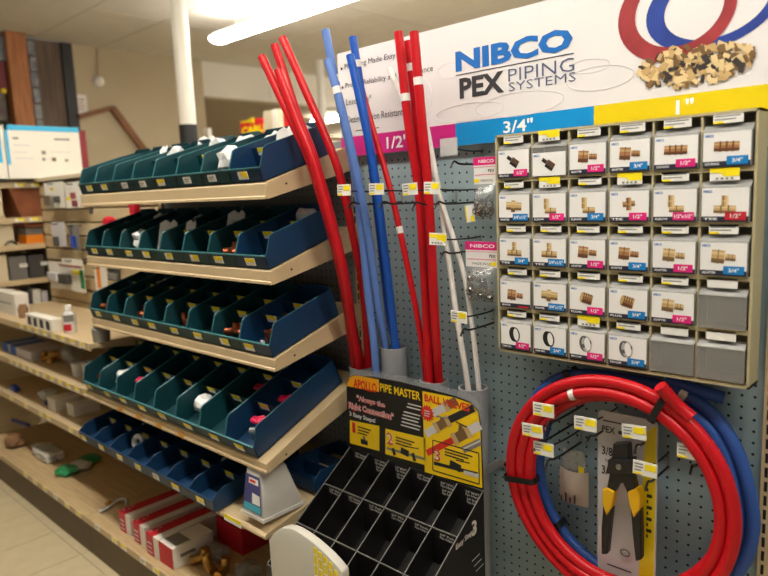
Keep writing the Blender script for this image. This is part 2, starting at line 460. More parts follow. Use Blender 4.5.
# ================================================================== GONDOLA: back panels, uprights, base
XU = [-3.25, -1.785, -.511, .69]
ZT = 1.66
def wallpanel(name, x0, x1, z0, z1, m_): return struct(name, MB().box(x0, x1, 0, .008, z0, z1), m_, org=(0, 0, ZF))
wallpanel('wall_pegboard', XU[2], XU[3], .15, ZT+.2, 'peg_blue')
wallpanel('wall_pegboard_left', XU[1], XU[2], .15, ZT+.02, 'peg_grey')
wallpanel('wall_pegboard_right', XU[3], 2.0, .15, ZT+.2, 'peg_blue')
mb = MB(); mb.box(XU[0]-.4, XU[1], .012, .02, .15, ZT)
sw = struct('wall_slatted', mb, 'steel_tan_dark')
sl = MB().prism([(XU[0], .012, 0), (XU[0], .0, .006), (XU[0], .0, .064), (XU[0], .012, .070)], (XU[1]-XU[0], 0, 0)).mesh('slat', 'slat_tan')
k = 0
while .2+k*.0762 < ZT-.05: link('slat', sl, sw, (0, 0, .2+k*.0762)); k += 1
def upright(x, label, z1):
    t = thing('slotted_upright', label, 'upright', (x, 0, 0), 'slotted shelf uprights')
    part('channel', MB().box(x-.016, x+.016, -.012, .03, 0, z1), 'steel_tan', t)
    mb = MB(); z = .25
    while z < z1-.04:
        mb.box(x-.009, x-.003, -.0128, -.0119, z, z+.022); z += .0315
    part('slots', mb, 'slot_black', t); 
upright(XU[1], 'tan slotted upright between the slatted wall and the bin shelves', ZT)
upright(XU[2], 'tan slotted upright between the bin shelves and blue pegboard', ZT)
upright(XU[3]+.006, 'tan slotted upright at the right edge of the blue pegboard', 1.9)
# base decks
DECK = .185; YD = -.48
def price_strip_mesh():
    mb = MB(); mb.box(-.02, .02, -.0012, 0, -.010, .010, 0); mb.box(-.02, .006, -.0016, -.0011, .0, .010, 1); mb.box(-.014, .014, -.0015, -.0011, -.006, -.004, 2)
    return mb.mesh('price_label', ['tag_white', 'tag_yellow', 'tag_ink'])
TAG_S = price_strip_mesh()
def price_strip2():
    mb = MB(); mb.box(-.024, .024, -.0012, 0, -.0115, .0115, 0); mb.box(-.024, .024, -.0016, -.0011, -.001, .0115, 1)
    return mb.mesh('price_label', ['tag_white', 'tag_yellow'])
TAG_Y = price_strip2()
mb = MB(); mb.box(-.024, .024, -.0012, 0, -.0115, .0115, 0); mb.prism([(-.012, -.0011, .0115), (-.004, -.0011, -.004), (.024, -.0011, -.0075), (.024, -.0011, .0115)], (0, -.0006, 0), 1)
TAG_H = mb.mesh('price_label', ['tag_white', 'tag_yellow'])
mb = MB(); mb.box(-.022, .022, -.0012, 0, -.011, .011, 0); mb.box(-.015, .012, -.0015, -.0011, .002, .005, 1); mb.box(-.015, .006, -.0015, -.0011, -.004, -.002, 1)
TAG_W = mb.mesh('price_label', ['tag_white', 'tag_ink'])
def tags(parent, xs, y, z, kinds, tilt=0):
    for x in xs:
        o = link('price_label', random.choice(kinds), parent, Vector((x, y, z))-parent.location); o.rotation_euler.x = tilt
def base(x0, x1, label, xs):
    t = thing('base_deck', label, 'shelf base', ((x0+x1)/2, YD/2, 0), 'gondola base decks')
    part('deck_panel', MB().box(x0+.002, x1-.002, YD, 0, DECK-.02, DECK), 'deck_tan', t)
    part('kick_plate', MB().box(x0+.002, x1-.002, YD+.012, YD+.03, 0, DECK-.02), 'steel_tan_dark', t)
    mb = MB()
    for k in range(9): mb.box(x0+.01, x1-.01, YD+.04+k*.048, YD+.044+k*.048, DECK-.002, DECK+.0002)
    part('deck_ribs', mb, 'steel_tan', t)
    part('label_rail', MB().box(x0+.002, x1-.002, YD-.006, YD, DECK-.028, DECK-.0005), 'steel_tan', t)
    tags(t, xs, YD-.007, DECK-.012, [TAG_H, TAG_Y, TAG_W])
base(XU[0], XU[1], 'tan base deck under the slatted wall with a dark kick plate', [-2.5+.13*k for k in range(6)])
base(XU[1], XU[2], 'tan base deck under the bin shelves holding the red cartons', [-1.66, -1.5, -1.42, -1.26, -1.16, -1.05, -.93])
base(XU[2], XU[3], 'tan base deck under the blue pegboard', [.2, .5])

# ================================================================== SLOPED SHELVES WITH BINS
BW, BH = .1545, .092
def bin_proto(L, body_mat, BH=BH, rim_mat='bin_rim', name='storage_bin'):
    """front-bottom centre at the origin, depth along +y"""
    t = link(name, None)
    W = BW/2; th = .003; mb = MB()
    side = [(0, 0), (0, .040), (.006, .044), (.036, BH-.004), (.046, BH), (L-.004, BH), (L, BH-.004), (L, 0)]
    for sx in (-1, 1):
        x = sx*W; mb.prism([(x, y, z) for y, z in side], (-sx*th, 0, 0), 0)
    mb.box(-W, W, 0, L, 0, th, 0)
    mb.box(-W, W, 0, th, 0, .040, 0)
    mb.prism([(-W, L-th, 0), (W, L-th, 0), (W, L-th, BH-.004), (W-.022, L-th, BH+.010), (-W+.022, L-th, BH+.010), (-W, L-th, BH-.004)], (0, th, 0), 0)
    part('body', mb, body_mat, t, local=True)
    rim = MB(); rim.box(-W, W, -.002, .004, .038, .042)
    for sx in (-1, 1):
        x = sx*(W-.0015); rim.tube([(x, .003, .042), (x, .006, .045), (x, .036, BH-.003), (x, .046, BH+.001), (x, L*.8, BH+.001)], .0012, 5)
    part('rim', rim, rim_mat, t, local=True)
    for k, fy in enumerate((.36, .68)):
        d = part('divider', MB().box(-W+th, W-th, 0, .002, th, BH-.014), body_mat, t, local=True); d.location = (0, L*fy, 0)
        l = link('price_label', TAG_Y, d, (-.02+.03*k, -.001, BH-.026))
    return t
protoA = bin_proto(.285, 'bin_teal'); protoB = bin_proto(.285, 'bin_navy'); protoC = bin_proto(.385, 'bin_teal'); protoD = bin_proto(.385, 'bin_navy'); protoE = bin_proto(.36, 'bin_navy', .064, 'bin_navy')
rows = [  # bin front y, bin floor z at the front, tilt, right edge, count, pitch, prototypes, lip z0, lip z1, name
    (-.356, 1.556, 17.0, -.530, 8, .1560, protoA, protoB, 1.505, 1.551, 'top'),
    (-.356, 1.302, 17.0, -.530, 8, .1560, protoA, protoB, 1.258, 1.299, 'second'),
    (-.364, 1.040, 17.5, -.530, 8, .1560, protoA, protoB, 1.001, 1.038, 'third'),
    (-.420, .738, 23.0, -.558, 8, .1520, protoC, protoD, .704, .735, 'fourth'),
    (-.468, .524, 10.0, -.745, 7, .1470, protoE, protoE, .507, .521, 'lowest'),
]
BINS = {}
for ri, (yf, zf, tl, xr, n, pitch, pa, pb, l0, l1, nm) in enumerate(rows):
    ysf = yf-.002 if ri < 4 else yf+.026
    tl = math.radians(tl)
    x0, x1 = XU[1]+.004, XU[2]-.002
    depth = -ysf-.012
    zd = zf-.004; zback = zd+depth*math.tan(tl)
    s = thing('sloped_shelf', 'tan steel sloped shelf under the %s row of bins' % nm, 'shelf', ((x0+x1)/2, 0, l0), 'sloped bin shelves')
    part('deck_plate', MB().hexa([(x0+.004, ysf+.001, zd-.020), (x1-.004, ysf+.001, zd-.020), (x1-.004, -.012, zback-.020), (x0+.004, -.012, zback-.020),
                                  (x0+.004, ysf+.001, zd), (x1-.004, ysf+.001, zd), (x1-.004, -.012, zback), (x0+.004, -.012, zback)]), 'steel_tan', s)
    mb = MB(); mb.prism([(x0, ysf, l0+.003), (x0, ysf-.008, l0), (x0, ysf-.008, l0+.007), (x0, ysf-.004, l0+.010), (x0, ysf-.004, l1-.003), (x0, ysf, l1)], (x1-x0, 0, 0))
    part('front_lip', mb, 'steel_tan', s)
    for xx in (x0, x1-.004):
        mb = MB(); mb.prism([(xx, ysf, l0), (xx, -.014, zback-.072), (xx, -.012, zback+.004), (xx, ysf, l1)], (.004, 0, 0))
        mb.prism([(xx+.0005, ysf+.006, l1-.009), (xx+.0005, -.02, zback-.010), (xx+.0005, -.02, zback+.006), (xx+.0005, ysf+.006, l1+.003)], (.0045, 0, 0))
        b = part('bracket', mb, 'steel_tan', s)
        h = MB().lathe([(0, .0047), (.0035, .0047), (.0035, .003)], (xx, ysf+.07, l1+.07*math.tan(tl)-.025), 10, ax=(1, 0, 0), ux=(0, 1, 0))
        part('bolt_hole', h, 'slot_black', b)
    BINS[ri] = []
    for k in range(n):
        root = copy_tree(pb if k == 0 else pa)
        root.location = (xr-BW/2-k*pitch, yf, zf); root.rotation_euler.x = tl; root.scale.x = (pitch-.001)/BW
        where = 'at the right end' if k == 0 else ('at the left end' if k == n-1 else ORD[k]+' from the right')
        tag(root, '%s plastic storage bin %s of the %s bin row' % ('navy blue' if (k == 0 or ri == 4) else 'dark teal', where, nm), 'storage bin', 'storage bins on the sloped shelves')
        root.name = 'storage_bin'
        dx = random.uniform(-.03, .02)
        link('price_label', random.choice([TAG_H, TAG_Y, TAG_Y, TAG_H, TAG_W] if ri in (0, 4) else [TAG_Y, TAG_Y, TAG_H]), root, (dx, -.002, .021))
        BINS[ri].append(root)
    if ri == 3:
        am = MB().box(-.018, .018, -.001, 0, -.010, .010).mesh('amber_sticker', 'orange_dull')
        for k in range(3, 7): link('amber_sticker', am, s, Vector((xr-k*pitch+.02, ysf-.0085, l0+.012))-s.location)
for p_ in (protoA, protoB, protoC, protoD, protoE):
    for ch in list(p_.children):
        for g in list(ch.children): bpy.data.objects.remove(g, do_unlink=True)
        bpy.data.objects.remove(ch, do_unlink=True)
    bpy.data.objects.remove(p_, do_unlink=True)
# one spare bin standing at the back right of the lowest shelf
sp = BINS[4][0]
c = copy_tree(sp); c.location = (-.60, -.24, .572); c.rotation_euler.x = 0; c.scale = (1, .62, 1)
for ch in list(c.children):
    for g in list(ch.children):
        if g.name.startswith('price_label'): bpy.data.objects.remove(g, do_unlink=True)
    if ch.name.startswith('price_label'): bpy.data.objects.remove(ch, do_unlink=True)
tag(c, 'navy blue bin at the back of the lowest shelf behind the white tub', 'storage bin')
# price tags on the shelf end of the lowest shelf
S5 = [o for o in COL.objects if o.name.startswith('sloped_shelf') and 'lowest' in o.get('label', '')][0]
tags(S5, [-.655, -.70], -.4515, .514, [TAG_Y])

# ---- contents of the bins
def binpt(ri, k, x, y, z=.004):
    b = BINS[ri][k]; c, s_ = math.cos(b.rotation_euler.x), math.sin(b.rotation_euler.x)
    return b.location + Vector((x, y*c-z*s_, y*s_+z*c))
def crumple(c, sx, sy, sz, seed, flat=False):
    bm = bmesh.new(); bmesh.ops.create_icosphere(bm, subdivisions=2, radius=1.0)
    rnd = random.Random(seed); mb = MB(); c = Vector(c)
    zs = []
    vs = []
    for v in bm.verts:
        k = 1+rnd.uniform(-.32, .22); p = v.co*k
        vs.append(Vector((p.x*sx, p.y*sy, p.z*sz)))
    mz = min(v.z for v in vs)
    fs = [tuple(v.index for v in f.verts) for f in bm.faces]; bm.free()
    return mb.add([c+Vector((v.x, v.y, v.z-mz)) for v in vs], fs)
def sheet(c, w_, h_, rz, lean, curl=.01):
    """a stiff folded paper tag standing in a bin"""
    mb = MB(); c = Vector(c); n = 4; vs = []
    ca, sa = math.cos(rz), math.sin(rz)
    for j in range(3):
        for i in range(n+1):
            u = (i/n-.5)*w_; q = curl*math.sin(i/n*math.pi)+lean*h_*j/2; z = h_*j/2+.012*(i % 2)*(j == 2)
            vs.append(c+Vector((u*ca-q*sa, u*sa+q*ca, z)))
    off = len(vs); vs += [v+Vector((.002, .004, 0)) for v in vs]
    fs = []
    for j in range(2):
        for i in range(n):
            a = j*(n+1)+i; fs.append((a, a+1, a+n+2, a+n+1)); fs.append((off+a+n+1, off+a+n+2, off+a+1, off+a))
    ring = [i for i in range(n+1)]+[n+(n+1)*j for j in (1, 2)]+[2*(n+1)+i for i in range(n-1, -1, -1)]+[n+1]
    for i in range(len(ring)):
        a, b = ring[i], ring[(i+1) % len(ring)]; fs.append((a, off+a, off+b, b))
    return mb.add(vs, fs)
rown = ['top', 'second', 'third', 'fourth', 'lowest']
def binname(k, ri):
    n = len(BINS[ri]); return 'right-end bin' if k == 0 else ('left-end bin' if k == n-1 else ORD[k]+' bin from right')
items = [  # row, bin, kind, x, y
    (0, 0, 'sheet', -.01, .10), (0, 1, 'bag', .0, .06), (0, 0, 'bag', -.02, .20), (0, 1, 'bag', .02, .22), (0, 2, 'bag', .01, .17), (0, 3, 'bag', .0, .19),
    (0, 4, 'bag', .0, .12), (0, 4, 'sheet', .03, .18), (0, 5, 'sheet', .0, .14), (0, 6, 'knob', .0, .05),
    (1, 1, 'coppers', .0, .05), (1, 2, 'sheet', .0, .15), (1, 3, 'sheet', .0, .07), (1, 4, 'sheet', .01, .05), (1, 5, 'bag', .0, .06), (1, 0, 'bag', .0, .24), (1, 4, 'bag', .0, .22), (1, 6, 'bag', .01, .2),
    (2, 0, 'cup', .02, .05), (2, 0, 'coppers', -.01, .13), (2, 0, 'coppers', .01, .22), (2, 1, 'coppers', .0, .05), (2, 2, 'coppers', .0, .22), (2, 3, 'coppers', .0, .05), (2, 5, 'coppers', .0, .05), (2, 6, 'bag', .0, .22), (2, 7, 'coppers', .0, .06),
    (3, 0, 'valve', .0, .07), (3, 0, 'valve', .01, .18), (3, 1, 'valve', .01, .2), (3, 2, 'bag', .0, .06), (3, 3, 'knobred', .0, .08), (3, 4, 'knobred', .0, .08), (3, 5, 'valve', .0, .07), (3, 6, 'bag', .0, .06), (3, 7, 'coppers', .0, .07),
    (4, 4, 'disc', .0, .08), (4, 3, 'knob', .0, .2), (4, 5, 'knob', .0, .18), (4, 1, 'knob', .01, .18)]
def copper_elbow(mb, c, r, rz):
    pts = [c+Vector((math.cos(rz)*u, math.sin(rz)*u, v)) for u, v in ((-2.2*r, r+.001), (-.8*r, r+.001), (.4*r, r*1.4), (1.0*r, 2.2*r), (1.2*r, 3.4*r))]
    mb.tube(spline(pts, 3), r, 9)
for i, (ri, k, kind, x, y) in enumerate(items):
    LB = .285 if ri < 3 else (.385 if ri == 3 else .36)
    yc = (.19 if y < .10 else (.52 if y < .16 else .83))*LB if kind in ('bag', 'sheet', 'coppers') else y
    p = binpt(ri, k, x, yc, .008 if kind != 'bag' else .014); at = '%s of %s, %s row' % ('front' if y < .10 else ('middle' if y < .16 else 'back'), binname(k, ri), rown[ri])
    if kind == 'sheet':
        one('paper_tag', sheet(p, .085, .105 if ri < 2 else .09, random.uniform(-.5, .3), .25), 'paper_white', 'folded white paper tag, ' + at, 'paper tag', 'white paper tags in the bins')
    elif kind == 'bag':
        one('plastic_bag', crumple(p, .050, .034, .045 if ri == 0 else (.040 if ri == 1 else .034), i), 'poly_bag', 'crumpled white plastic bag, ' + at, 'plastic bag', 'white plastic bags in the bins')
    elif kind == 'coppers':
        for q in range(3):
            mb = MB(); copper_elbow(mb, p+Vector((-.035+.034*q, random.uniform(-.006, .006), .003)), .0125, random.uniform(0, 3))
            one('copper_elbow', mb, 'copper', '%s copper elbow, %s' % (['left', 'centre', 'right'][q], at), 'pipe fitting', 'copper elbows in the bins', smooth=True)
    elif kind == 'cup':
        mb = MB().lathe([(.0, .004), (.014, .002), (.018, .01), (.022, .03), (.026, .045), (.022, .045), (.018, .03), (.014, .012)], p, 16)
        t = thing('copper_coupling', 'flared copper coupling, ' + at, 'pipe fitting', p)
        part('bell', mb, 'copper', t, smooth=True)
        part('price_sticker', MB().box(p.x-.03, p.x-.012, p.y-.024, p.y-.02, p.z, p.z+.014), 'tag_white', t)
    elif kind in ('valve',):
        t = thing('boiler_valve', 'crimson-handled valve, ' + at, 'valve', p, 'red-handled valves in the bins')
        part('body', MB().tube([p+Vector((-.028, -.012, .014)), p+Vector((.028, .012, .014))], .012, 10).tube([p+Vector((0, 0, .014)), p+Vector((.0, .0, .046))], .007, 8), 'zinc', t, smooth=True)
        mb = MB(); c = p+Vector((0, 0, .052))
        mb.tube([c+Vector((.020*math.cos(a*math.pi/6), .020*math.sin(a*math.pi/6), .003*math.cos(a*math.pi*2/3))) for a in range(12)], .0065, 7, closed=True)
        mb.tube([c+Vector((-.02, 0, 0)), c+Vector((.02, 0, 0))], .005, 6); mb.tube([c+Vector((0, -.02, 0)), c+Vector((0, .02, 0))], .005, 6)
        part('handle', mb, 'magenta_red', t, smooth=True)
    elif kind == 'knobred':
        t = thing('red_topped_valve', 'small crimson-topped valve, ' + at, 'valve', p, 'crimson valve knobs in the bins')
        part('knob', MB().lathe([(.0, .036), (.014, .034), (.018, .024), (.012, .014)], p, 12), 'magenta_red', t, smooth=True)
        part('stem', MB().lathe([(.008, .018), (.008, .0)], p, 10), 'zinc', t, smooth=True)
    elif kind == 'knob':
        one('pale_fitting', MB().lathe([(.0, .03), (.008, .03), (.009, .018), (.016, .016), (.016, .0)], p, 12), 'paper_white', 'small white plastic fitting, ' + at, 'pipe fitting', 'white plastic fittings in the bins', smooth=True)
    elif kind == 'disc':
        q = p+Vector((0, 0, .0))
        one('white_flange', MB().lathe([(.012, .004), (.030, .006), (.032, 0), (.030, -.006), (.012, -.004), (.012, .004)], q+Vector((0, 0, .033)), 20, ax=(.3, -1, .25), ux=Vector((1, .3, 0)).normalized()), 'paper_white', 'round white flange on edge, ' + at, 'pipe fitting', smooth=True)

# ================================================================== GREY PVC HOLDER TUBES AND THE PEX PIPES
TY = -.066; TR = .0415
tubes = [((361.8, 366), 'first'), ((393.3, 346.4), 'second'), ((433.6, 380), 'third'), ((473, 387), 'fourth')]
TC = []
for (x, y), nm in tubes:
    p = px(x, y, Y=TY); TC.append(p)
    what = ['holding the long red pipes by the bins', 'holding the blue pipes, tallest of the four', 'holding the straight red pipes', 'holding the thin white pipes'][len(TC)-1]
    t = thing('pvc_holder_tube', 'upright grey plastic holder tube ' + what, 'holder tube', (p.x, TY, DECK), 'grey holder tubes')
    part('tube_wall', MB().lathe([(TR, DECK), (TR, p.z), (TR-.005, p.z), (TR-.005, p.z-.25)], (p.x, TY, 0), 32), 'pvc_grey', t, smooth=True)
    zz = px(x+14, y+88, Y=TY-.03).z if len(TC) == 4 else p.z-.2
    st = MB(); st.lathe([(TR+.0015, zz-.012), (TR+.0025, zz-.012), (TR+.0025, zz+.012), (TR+.0015, zz+.012)], (p.x, TY, 0), 24)
    if len(TC) > 1: st.box(p.x-TR-.028, p.x-TR+.004, -.006, -.003, zz-.012, zz+.012); st.box(p.x+TR-.004, p.x+TR+.034, -.006, -.003, zz-.012, zz+.012)
    st.box(p.x+TR-.001, p.x+TR+.003, TY, -.003, zz-.012, zz+.012); st.box(p.x-TR-.003, p.x-TR+.001, TY, -.003, zz-.012, zz+.012)
    st = part('strap', st, 'zinc', t)
    part('screw', MB().lathe([(0, .003), (.005, .002), (.006, 0)], (p.x+TR+.022, -.006, zz), 10, ax=(0, -1, 0)), 'wire_dark', st)
tube_tops = TC
def pipe(pts, r, m_, name, label, group, band=None):
    """pts: (pixel x, pixel y, distance in front of the pegboard)"""
    P = [Vector(p) if len(p) == 3 and isinstance(p, Vector) else px(p[0], p[1], Y=p[2]) for p in pts]
    low = P[0].copy(); low.z -= .2
    low.x = (low.x*1+0)  # keeps the foot under the mouth of the tube
    P = [low]+P
    S = spline(P, 10); PIPES.append((label, S, r))
    t = thing(name, label, 'pipe', low, group)
    part('pipe_wall', MB().tube(S, r, 12, cap=False), m_, t, smooth=True)
    e = S[-1]; d = (S[-1]-S[-2]).normalized(); u = Vector((0, 1, 0)).cross(d).normalized()
    part('cut_end', MB().lathe([(r, 0), (r*.72, .0006), (r*.72, -.02)], e, 12, ax=d, ux=u).lathe([(r*.72, -.02), (0, -.02)], e, 12, ax=d, ux=u), m_, t)
    if band:
        for fb in band:
            i = min(range(len(S)-1), key=lambda j: abs(S[j].z-fb)); a = S[i]; d = (S[i+1]-S[i]).normalized(); u = Vector((0, 1, 0)).cross(d).normalized()
            b = part('sticker', MB().lathe([(r+.0008, -.010), (r+.0008, .010)], a, 12, ax=d, ux=u), 'tag_white', t, smooth=True)
    return t
RR = .0125; PIPES = []
T1, T2, T3, T4 = TC
def foot(T, dx, dy): return Vector((T.x+dx, TY+dy, T.z-.035))
G1 = 'long red pipes leaning over the bins'
pipe([foot(T1, -.018, -.014), (350, 330, -.125), (339, 264, -.19), (311.5, 166, -.25), (293, 124, -.27), (261.7, 56.5, -.28)], RR, 'pex_red', 'pex_pipe', 'leftmost red plastic pipe leaning over the bins', G1)
pipe([foot(T1, -.013, .017), (354, 330, -.082), (343, 264, -.14), (317, 166, -.21), (297, 113, -.23), (274.7, 44.7, -.24)], RR, 'pex_red', 'pex_pipe', 'second red pipe from the left, its top near the ceiling light', G1)
pipe([foot(T1, .011, -.019), (352, 330, -.138), (341, 264, -.215), (314.5, 166, -.265), (296, 118, -.275), (278, 70, -.28)], RR, 'pex_red', 'pex_pipe', 'shortest red pipe, between the two leaning over the bins', G1)
pipe([foot(T1, .020, .010), (364, 296, -.105), (353, 235, -.14), (337, 166, -.18), (302, 82.5, -.2), (282.5, 38, -.2)], RR, 'pex_red', 'pex_pipe', 'red pipe set apart, crossing just left of the pale blue pipes', G1)
G2 = 'blue pipes in the grey tubes'
pipe([(376.5, 385, -.115), (374, 345, -.125), (367.5, 290, -.14), (361, 225, -.16), (354, 170, -.18), (339, 100, -.195), (325.5, 30, -.2)], RR*.95, 'pex_pale_blue', 'pex_pipe', 'taller pale blue pipe ending near the ceiling light', G2, band=[1.83])
pipe([foot(T2, -.019, -.010), (380, 318, -.105), (369, 240, -.15), (356, 170, -.19), (341, 106, -.215), (328, 60, -.22)], RR*.95, 'pex_pale_blue', 'pex_pipe', 'shorter pale blue pipe in front of its taller twin', G2, band=[1.79])
pipe([foot(T2, .001, .019), (389.5, 318, -.062), (381.5, 248, -.094), (372.5, 170, -.122), (363, 105, -.138), (352.9, 37, -.142)], RR*.95, 'pex_blue', 'pex_pipe', 'taller bright blue pipe before the sign text', G2, band=[1.88])
pipe([foot(T2, .019, -.010), (392.5, 318, -.092), (384.5, 248, -.122), (374, 170, -.15), (361, 105, -.166), (350, 55, -.17)], RR*.95, 'pex_blue', 'pex_pipe', 'shorter bright blue pipe beside its taller twin', G2)
pipe([foot(T3, -.023, -.004), (417.5, 318, -.09), (398, 222, -.10), (385, 170, -.105), (368.5, 114, -.105), (354, 59, -.105)], RR*.72, 'pex_red', 'pex_pipe', 'thin single red pipe slanting behind the bright blue pipes', 'red pipes in the third tube', band=[1.395])
G3 = 'red pipes in the third tube'
pipe([foot(T3, .0, -.022), (426.5, 318, -.095), (419.5, 200, -.11), (408.5, 124, -.125), (398.4, 31.7, -.13)], RR, 'pex_red', 'pex_pipe', 'left one of the three upright red pipes before the sign', G3, band=[1.75])
pipe([foot(T3, -.002, .020), (430, 318, -.07), (425, 200, -.085), (416, 110, -.095), (408.3, 41, -.10)], RR, 'pex_red', 'pex_pipe', 'middle, shortest one of the three upright red pipes', G3, band=[1.85])
pipe([foot(T3, .022, -.001), (435, 318, -.105), (429, 200, -.125), (420.5, 105, -.14), (414, 31.7, -.145)], RR, 'pex_red', 'pex_pipe', 'right one of the three upright red pipes before the sign', G3, band=[1.79])
G4 = 'thin white pipes'
pipe([foot(T4, -.014, .0), (455.5, 308, -.085), (440, 198.6, -.070), (430, 165, -.058), (403.6, 103, -.048), (389.3, 68, -.045)], .0078, 'pex_white', 'pex_pipe', 'thin white pipe whose tip shows between the sign words', G4)
pipe([foot(T4, .018, .006), (468, 296, -.075), (455, 243, -.085), (441, 199, -.09), (428, 132, -.09), (421, 96, -.09)], .0070, 'pex_white', 'pex_pipe', 'thinner white pipe with a yellow dot, right of the other', G4)

# ================================================================== HEADER SIGN
HY = -.022
hz0, hz1 = 1.628, 1.948; hx0, hx1 = -.552, .70
def sx(x, y, Y=HY): v = px(x, y, Y=Y); return v.x, v.z
h = thing('header_sign', 'white pipe brand header board above the pegboard with coloured size band', 'sign', ((hx0+hx1)/2, 0, hz0))
part('board', MB().box(hx0, hx1, HY, -.002, hz0, hz1), 'sign_white', h)
bz = 1.688; xa = sx(455.5, 127)[0]; xb = sx(594, 104)[0]
for nm, x0, x1, m_ in (('half_inch_band', hx0, xa, 'sign_magenta'), ('three_quarter_band', xa, xb, 'sign_blue'), ('one_inch_band', xb, hx1, 'sign_yellow')):
    part(nm, MB().box(x0, x1, HY-.0008, HY, hz0, bz), m_, h)
def stext(body, bl, tr, m_, nm, bold=0.0, y=HY-.0012):
    x0, z0 = sx(*bl); x1, z1 = sx(*tr)
    return part(nm, MB().text(body, x0, z0, x1, z1, y, bold=bold), m_, h)
stext('NIBCO', (456, 72.4), (573, 26), 'logo_blue', 'brand_lettering', .045)
x0, z0 = sx(456, 75.5); x1, z1 = sx(574, 54.5)
part('rule_line', MB().box(x0, x1, HY-.001, HY, z0-.001, z0+.001), 'logo_grey', h)
stext('PEX', (460, 99), (504, 70.5), 'logo_grey', 'range_lettering', .04)
stext('PIPING', (508.5, 82), (574.5, 57), 'logo_slate', 'range_lettering', -.008)
stext('SYSTEMS', (509, 91.5), (576, 71.6), 'logo_slate', 'range_lettering', -.008)
stext('3/4"', (503.6, 133.5), (533, 117.5), 'text_white', 'size_lettering', .02)
stext('1/2"', (387, 149), (408, 134), 'text_white', 'size_lettering', .02)
stext('1"', (676, 114.6), (694, 97.7), 'text_white', 'size_lettering', .02)
bx = sx(341, 70)[0]
for body, (ax_, ay), (ex, ey) in (('Plumbing Made Easy', (341, 72), (391, 58)), ('Proven Reliability and Performance', (343.5, 90.5), (430, 69)),
                                  ('Lead-Free*', (347, 105.5), (372, 97)), ('Dezincification Resistant', (350, 123), (406, 110))):
    xs_, z0 = sx(ax_, ay); xe, z1 = sx(ex, ey)
    part('bullet_line', MB().text(body, bx+.018, z0, bx+.018+(xe-xs_), z0+.021, HY-.001).lathe([(0, 0), (.0045, 0)], (bx+.004, HY-.001, z0+.009), 10, ax=(0, -1, 0)), 'text_black', h)
x0, z0 = sx(356, 131); part('footnote_line', MB().box(x0, x0+.055, HY-.001, HY, z0, z0+.0022).box(x0+.062, x0+.10, HY-.001, HY, z0, z0+.0022), 'text_black', h)
# the printed picture: two coils and a heap of brass fittings
def ellipse_ring(cx, cy, a, b, rot, inner, icx, icy, mi_main, mi_line, y, n=48):
    mb = MB(); ca, sa = math.cos(math.radians(rot)), math.sin(math.radians(rot))
    def pt(k, s_, ox, oy):
        t = 2*math.pi*k/n; u, v = a*s_*math.cos(t), b*s_*math.sin(t)
        X, Z = sx(cx+ox+u*ca-v*sa, cy+oy+u*sa+v*ca); return (X, y, min(Z, hz1-.002))
    steps = 7
    for j in range(steps):
        f0, f1 = j/steps, (j+.82)/steps; g1 = (j+1)/steps
        for (p, q, m_) in ((f0, f1, mi_main), (f1, g1, mi_line)):
            s0, s1 = 1+(inner-1)*p, 1+(inner-1)*q
            for k in range(n):
                A = [pt(k, s0, icx*p, icy*p), pt(k+1, s0, icx*p, icy*p), pt(k+1, s1, icx*q, icy*q), pt(k, s1, icx*q, icy*q)]
                if max(v[2] for v in A)-min(v[2] for v in A) > 1e-5: mb.add(A, [(0, 1, 2, 3)], m_)
    return mb
part('printed_blue_coil', ellipse_ring(716, 2, 74, 43, -24, .77, 2, 0, 0, 1, HY-.0009), ['print_blue', 'print_line_blue'], h)
part('printed_red_coil', ellipse_ring(678, 10, 64, 47, -32, .75, 2, -2, 0, 1, HY-.0013), ['print_red', 'print_line_red'], h)
rnd = random.Random(3); mb = MB()
for k in range(230):
    a = rnd.uniform(0, 6.283); q = math.sqrt(rnd.random()); u, v = 60*q*math.cos(a), 19*q*math.sin(a)*(1 if math.sin(a) < 0 or True else 1)
    cx_, cy_ = 697+u*.97+v*.2, 65-u*.18+v
    w_, l_ = rnd.uniform(1.5, 3.4), rnd.uniform(2.5, 6); an = rnd.uniform(0, 3.14); y = HY-.0016-.00001*k
    quad = []
    for s_, t_ in ((-1, -1), (1, -1), (1, 1), (-1, 1)):
        U, V = s_*l_, t_*w_; X, Z = sx(cx_+U*math.cos(an)-V*math.sin(an), cy_+U*math.sin(an)+V*math.cos(an)); quad.append((X, y, Z))
    mb.add(quad, [(0, 1, 2, 3)], rnd.choice([0, 0, 1, 1, 2, 2, 3]))
part('printed_brass_heap', mb, ['print_brass', 'print_brass_lt', 'print_brass_dk', 'print_dark'], h)
mb = MB()
for (cx_, cy_, a, b) in ((470, 112, 34, 9), (520, 104, 44, 12), (590, 66, 20, 7), (452, 70, 14, 8), (600, 78, 34, 12), (420, 98, 12, 20)):
    pts = []
    for k in range(40):
        X, Z = sx(cx_+a*math.cos(k*math.pi/20), cy_+b*math.sin(k*math.pi/20)-a*.14*math.cos(k*math.pi/20)); pts.append(Vector((X, HY-.0004, Z)))
    mb.tube(pts, .0007, 4, closed=True)
part('printed_swirls', mb, 'swirl', h)

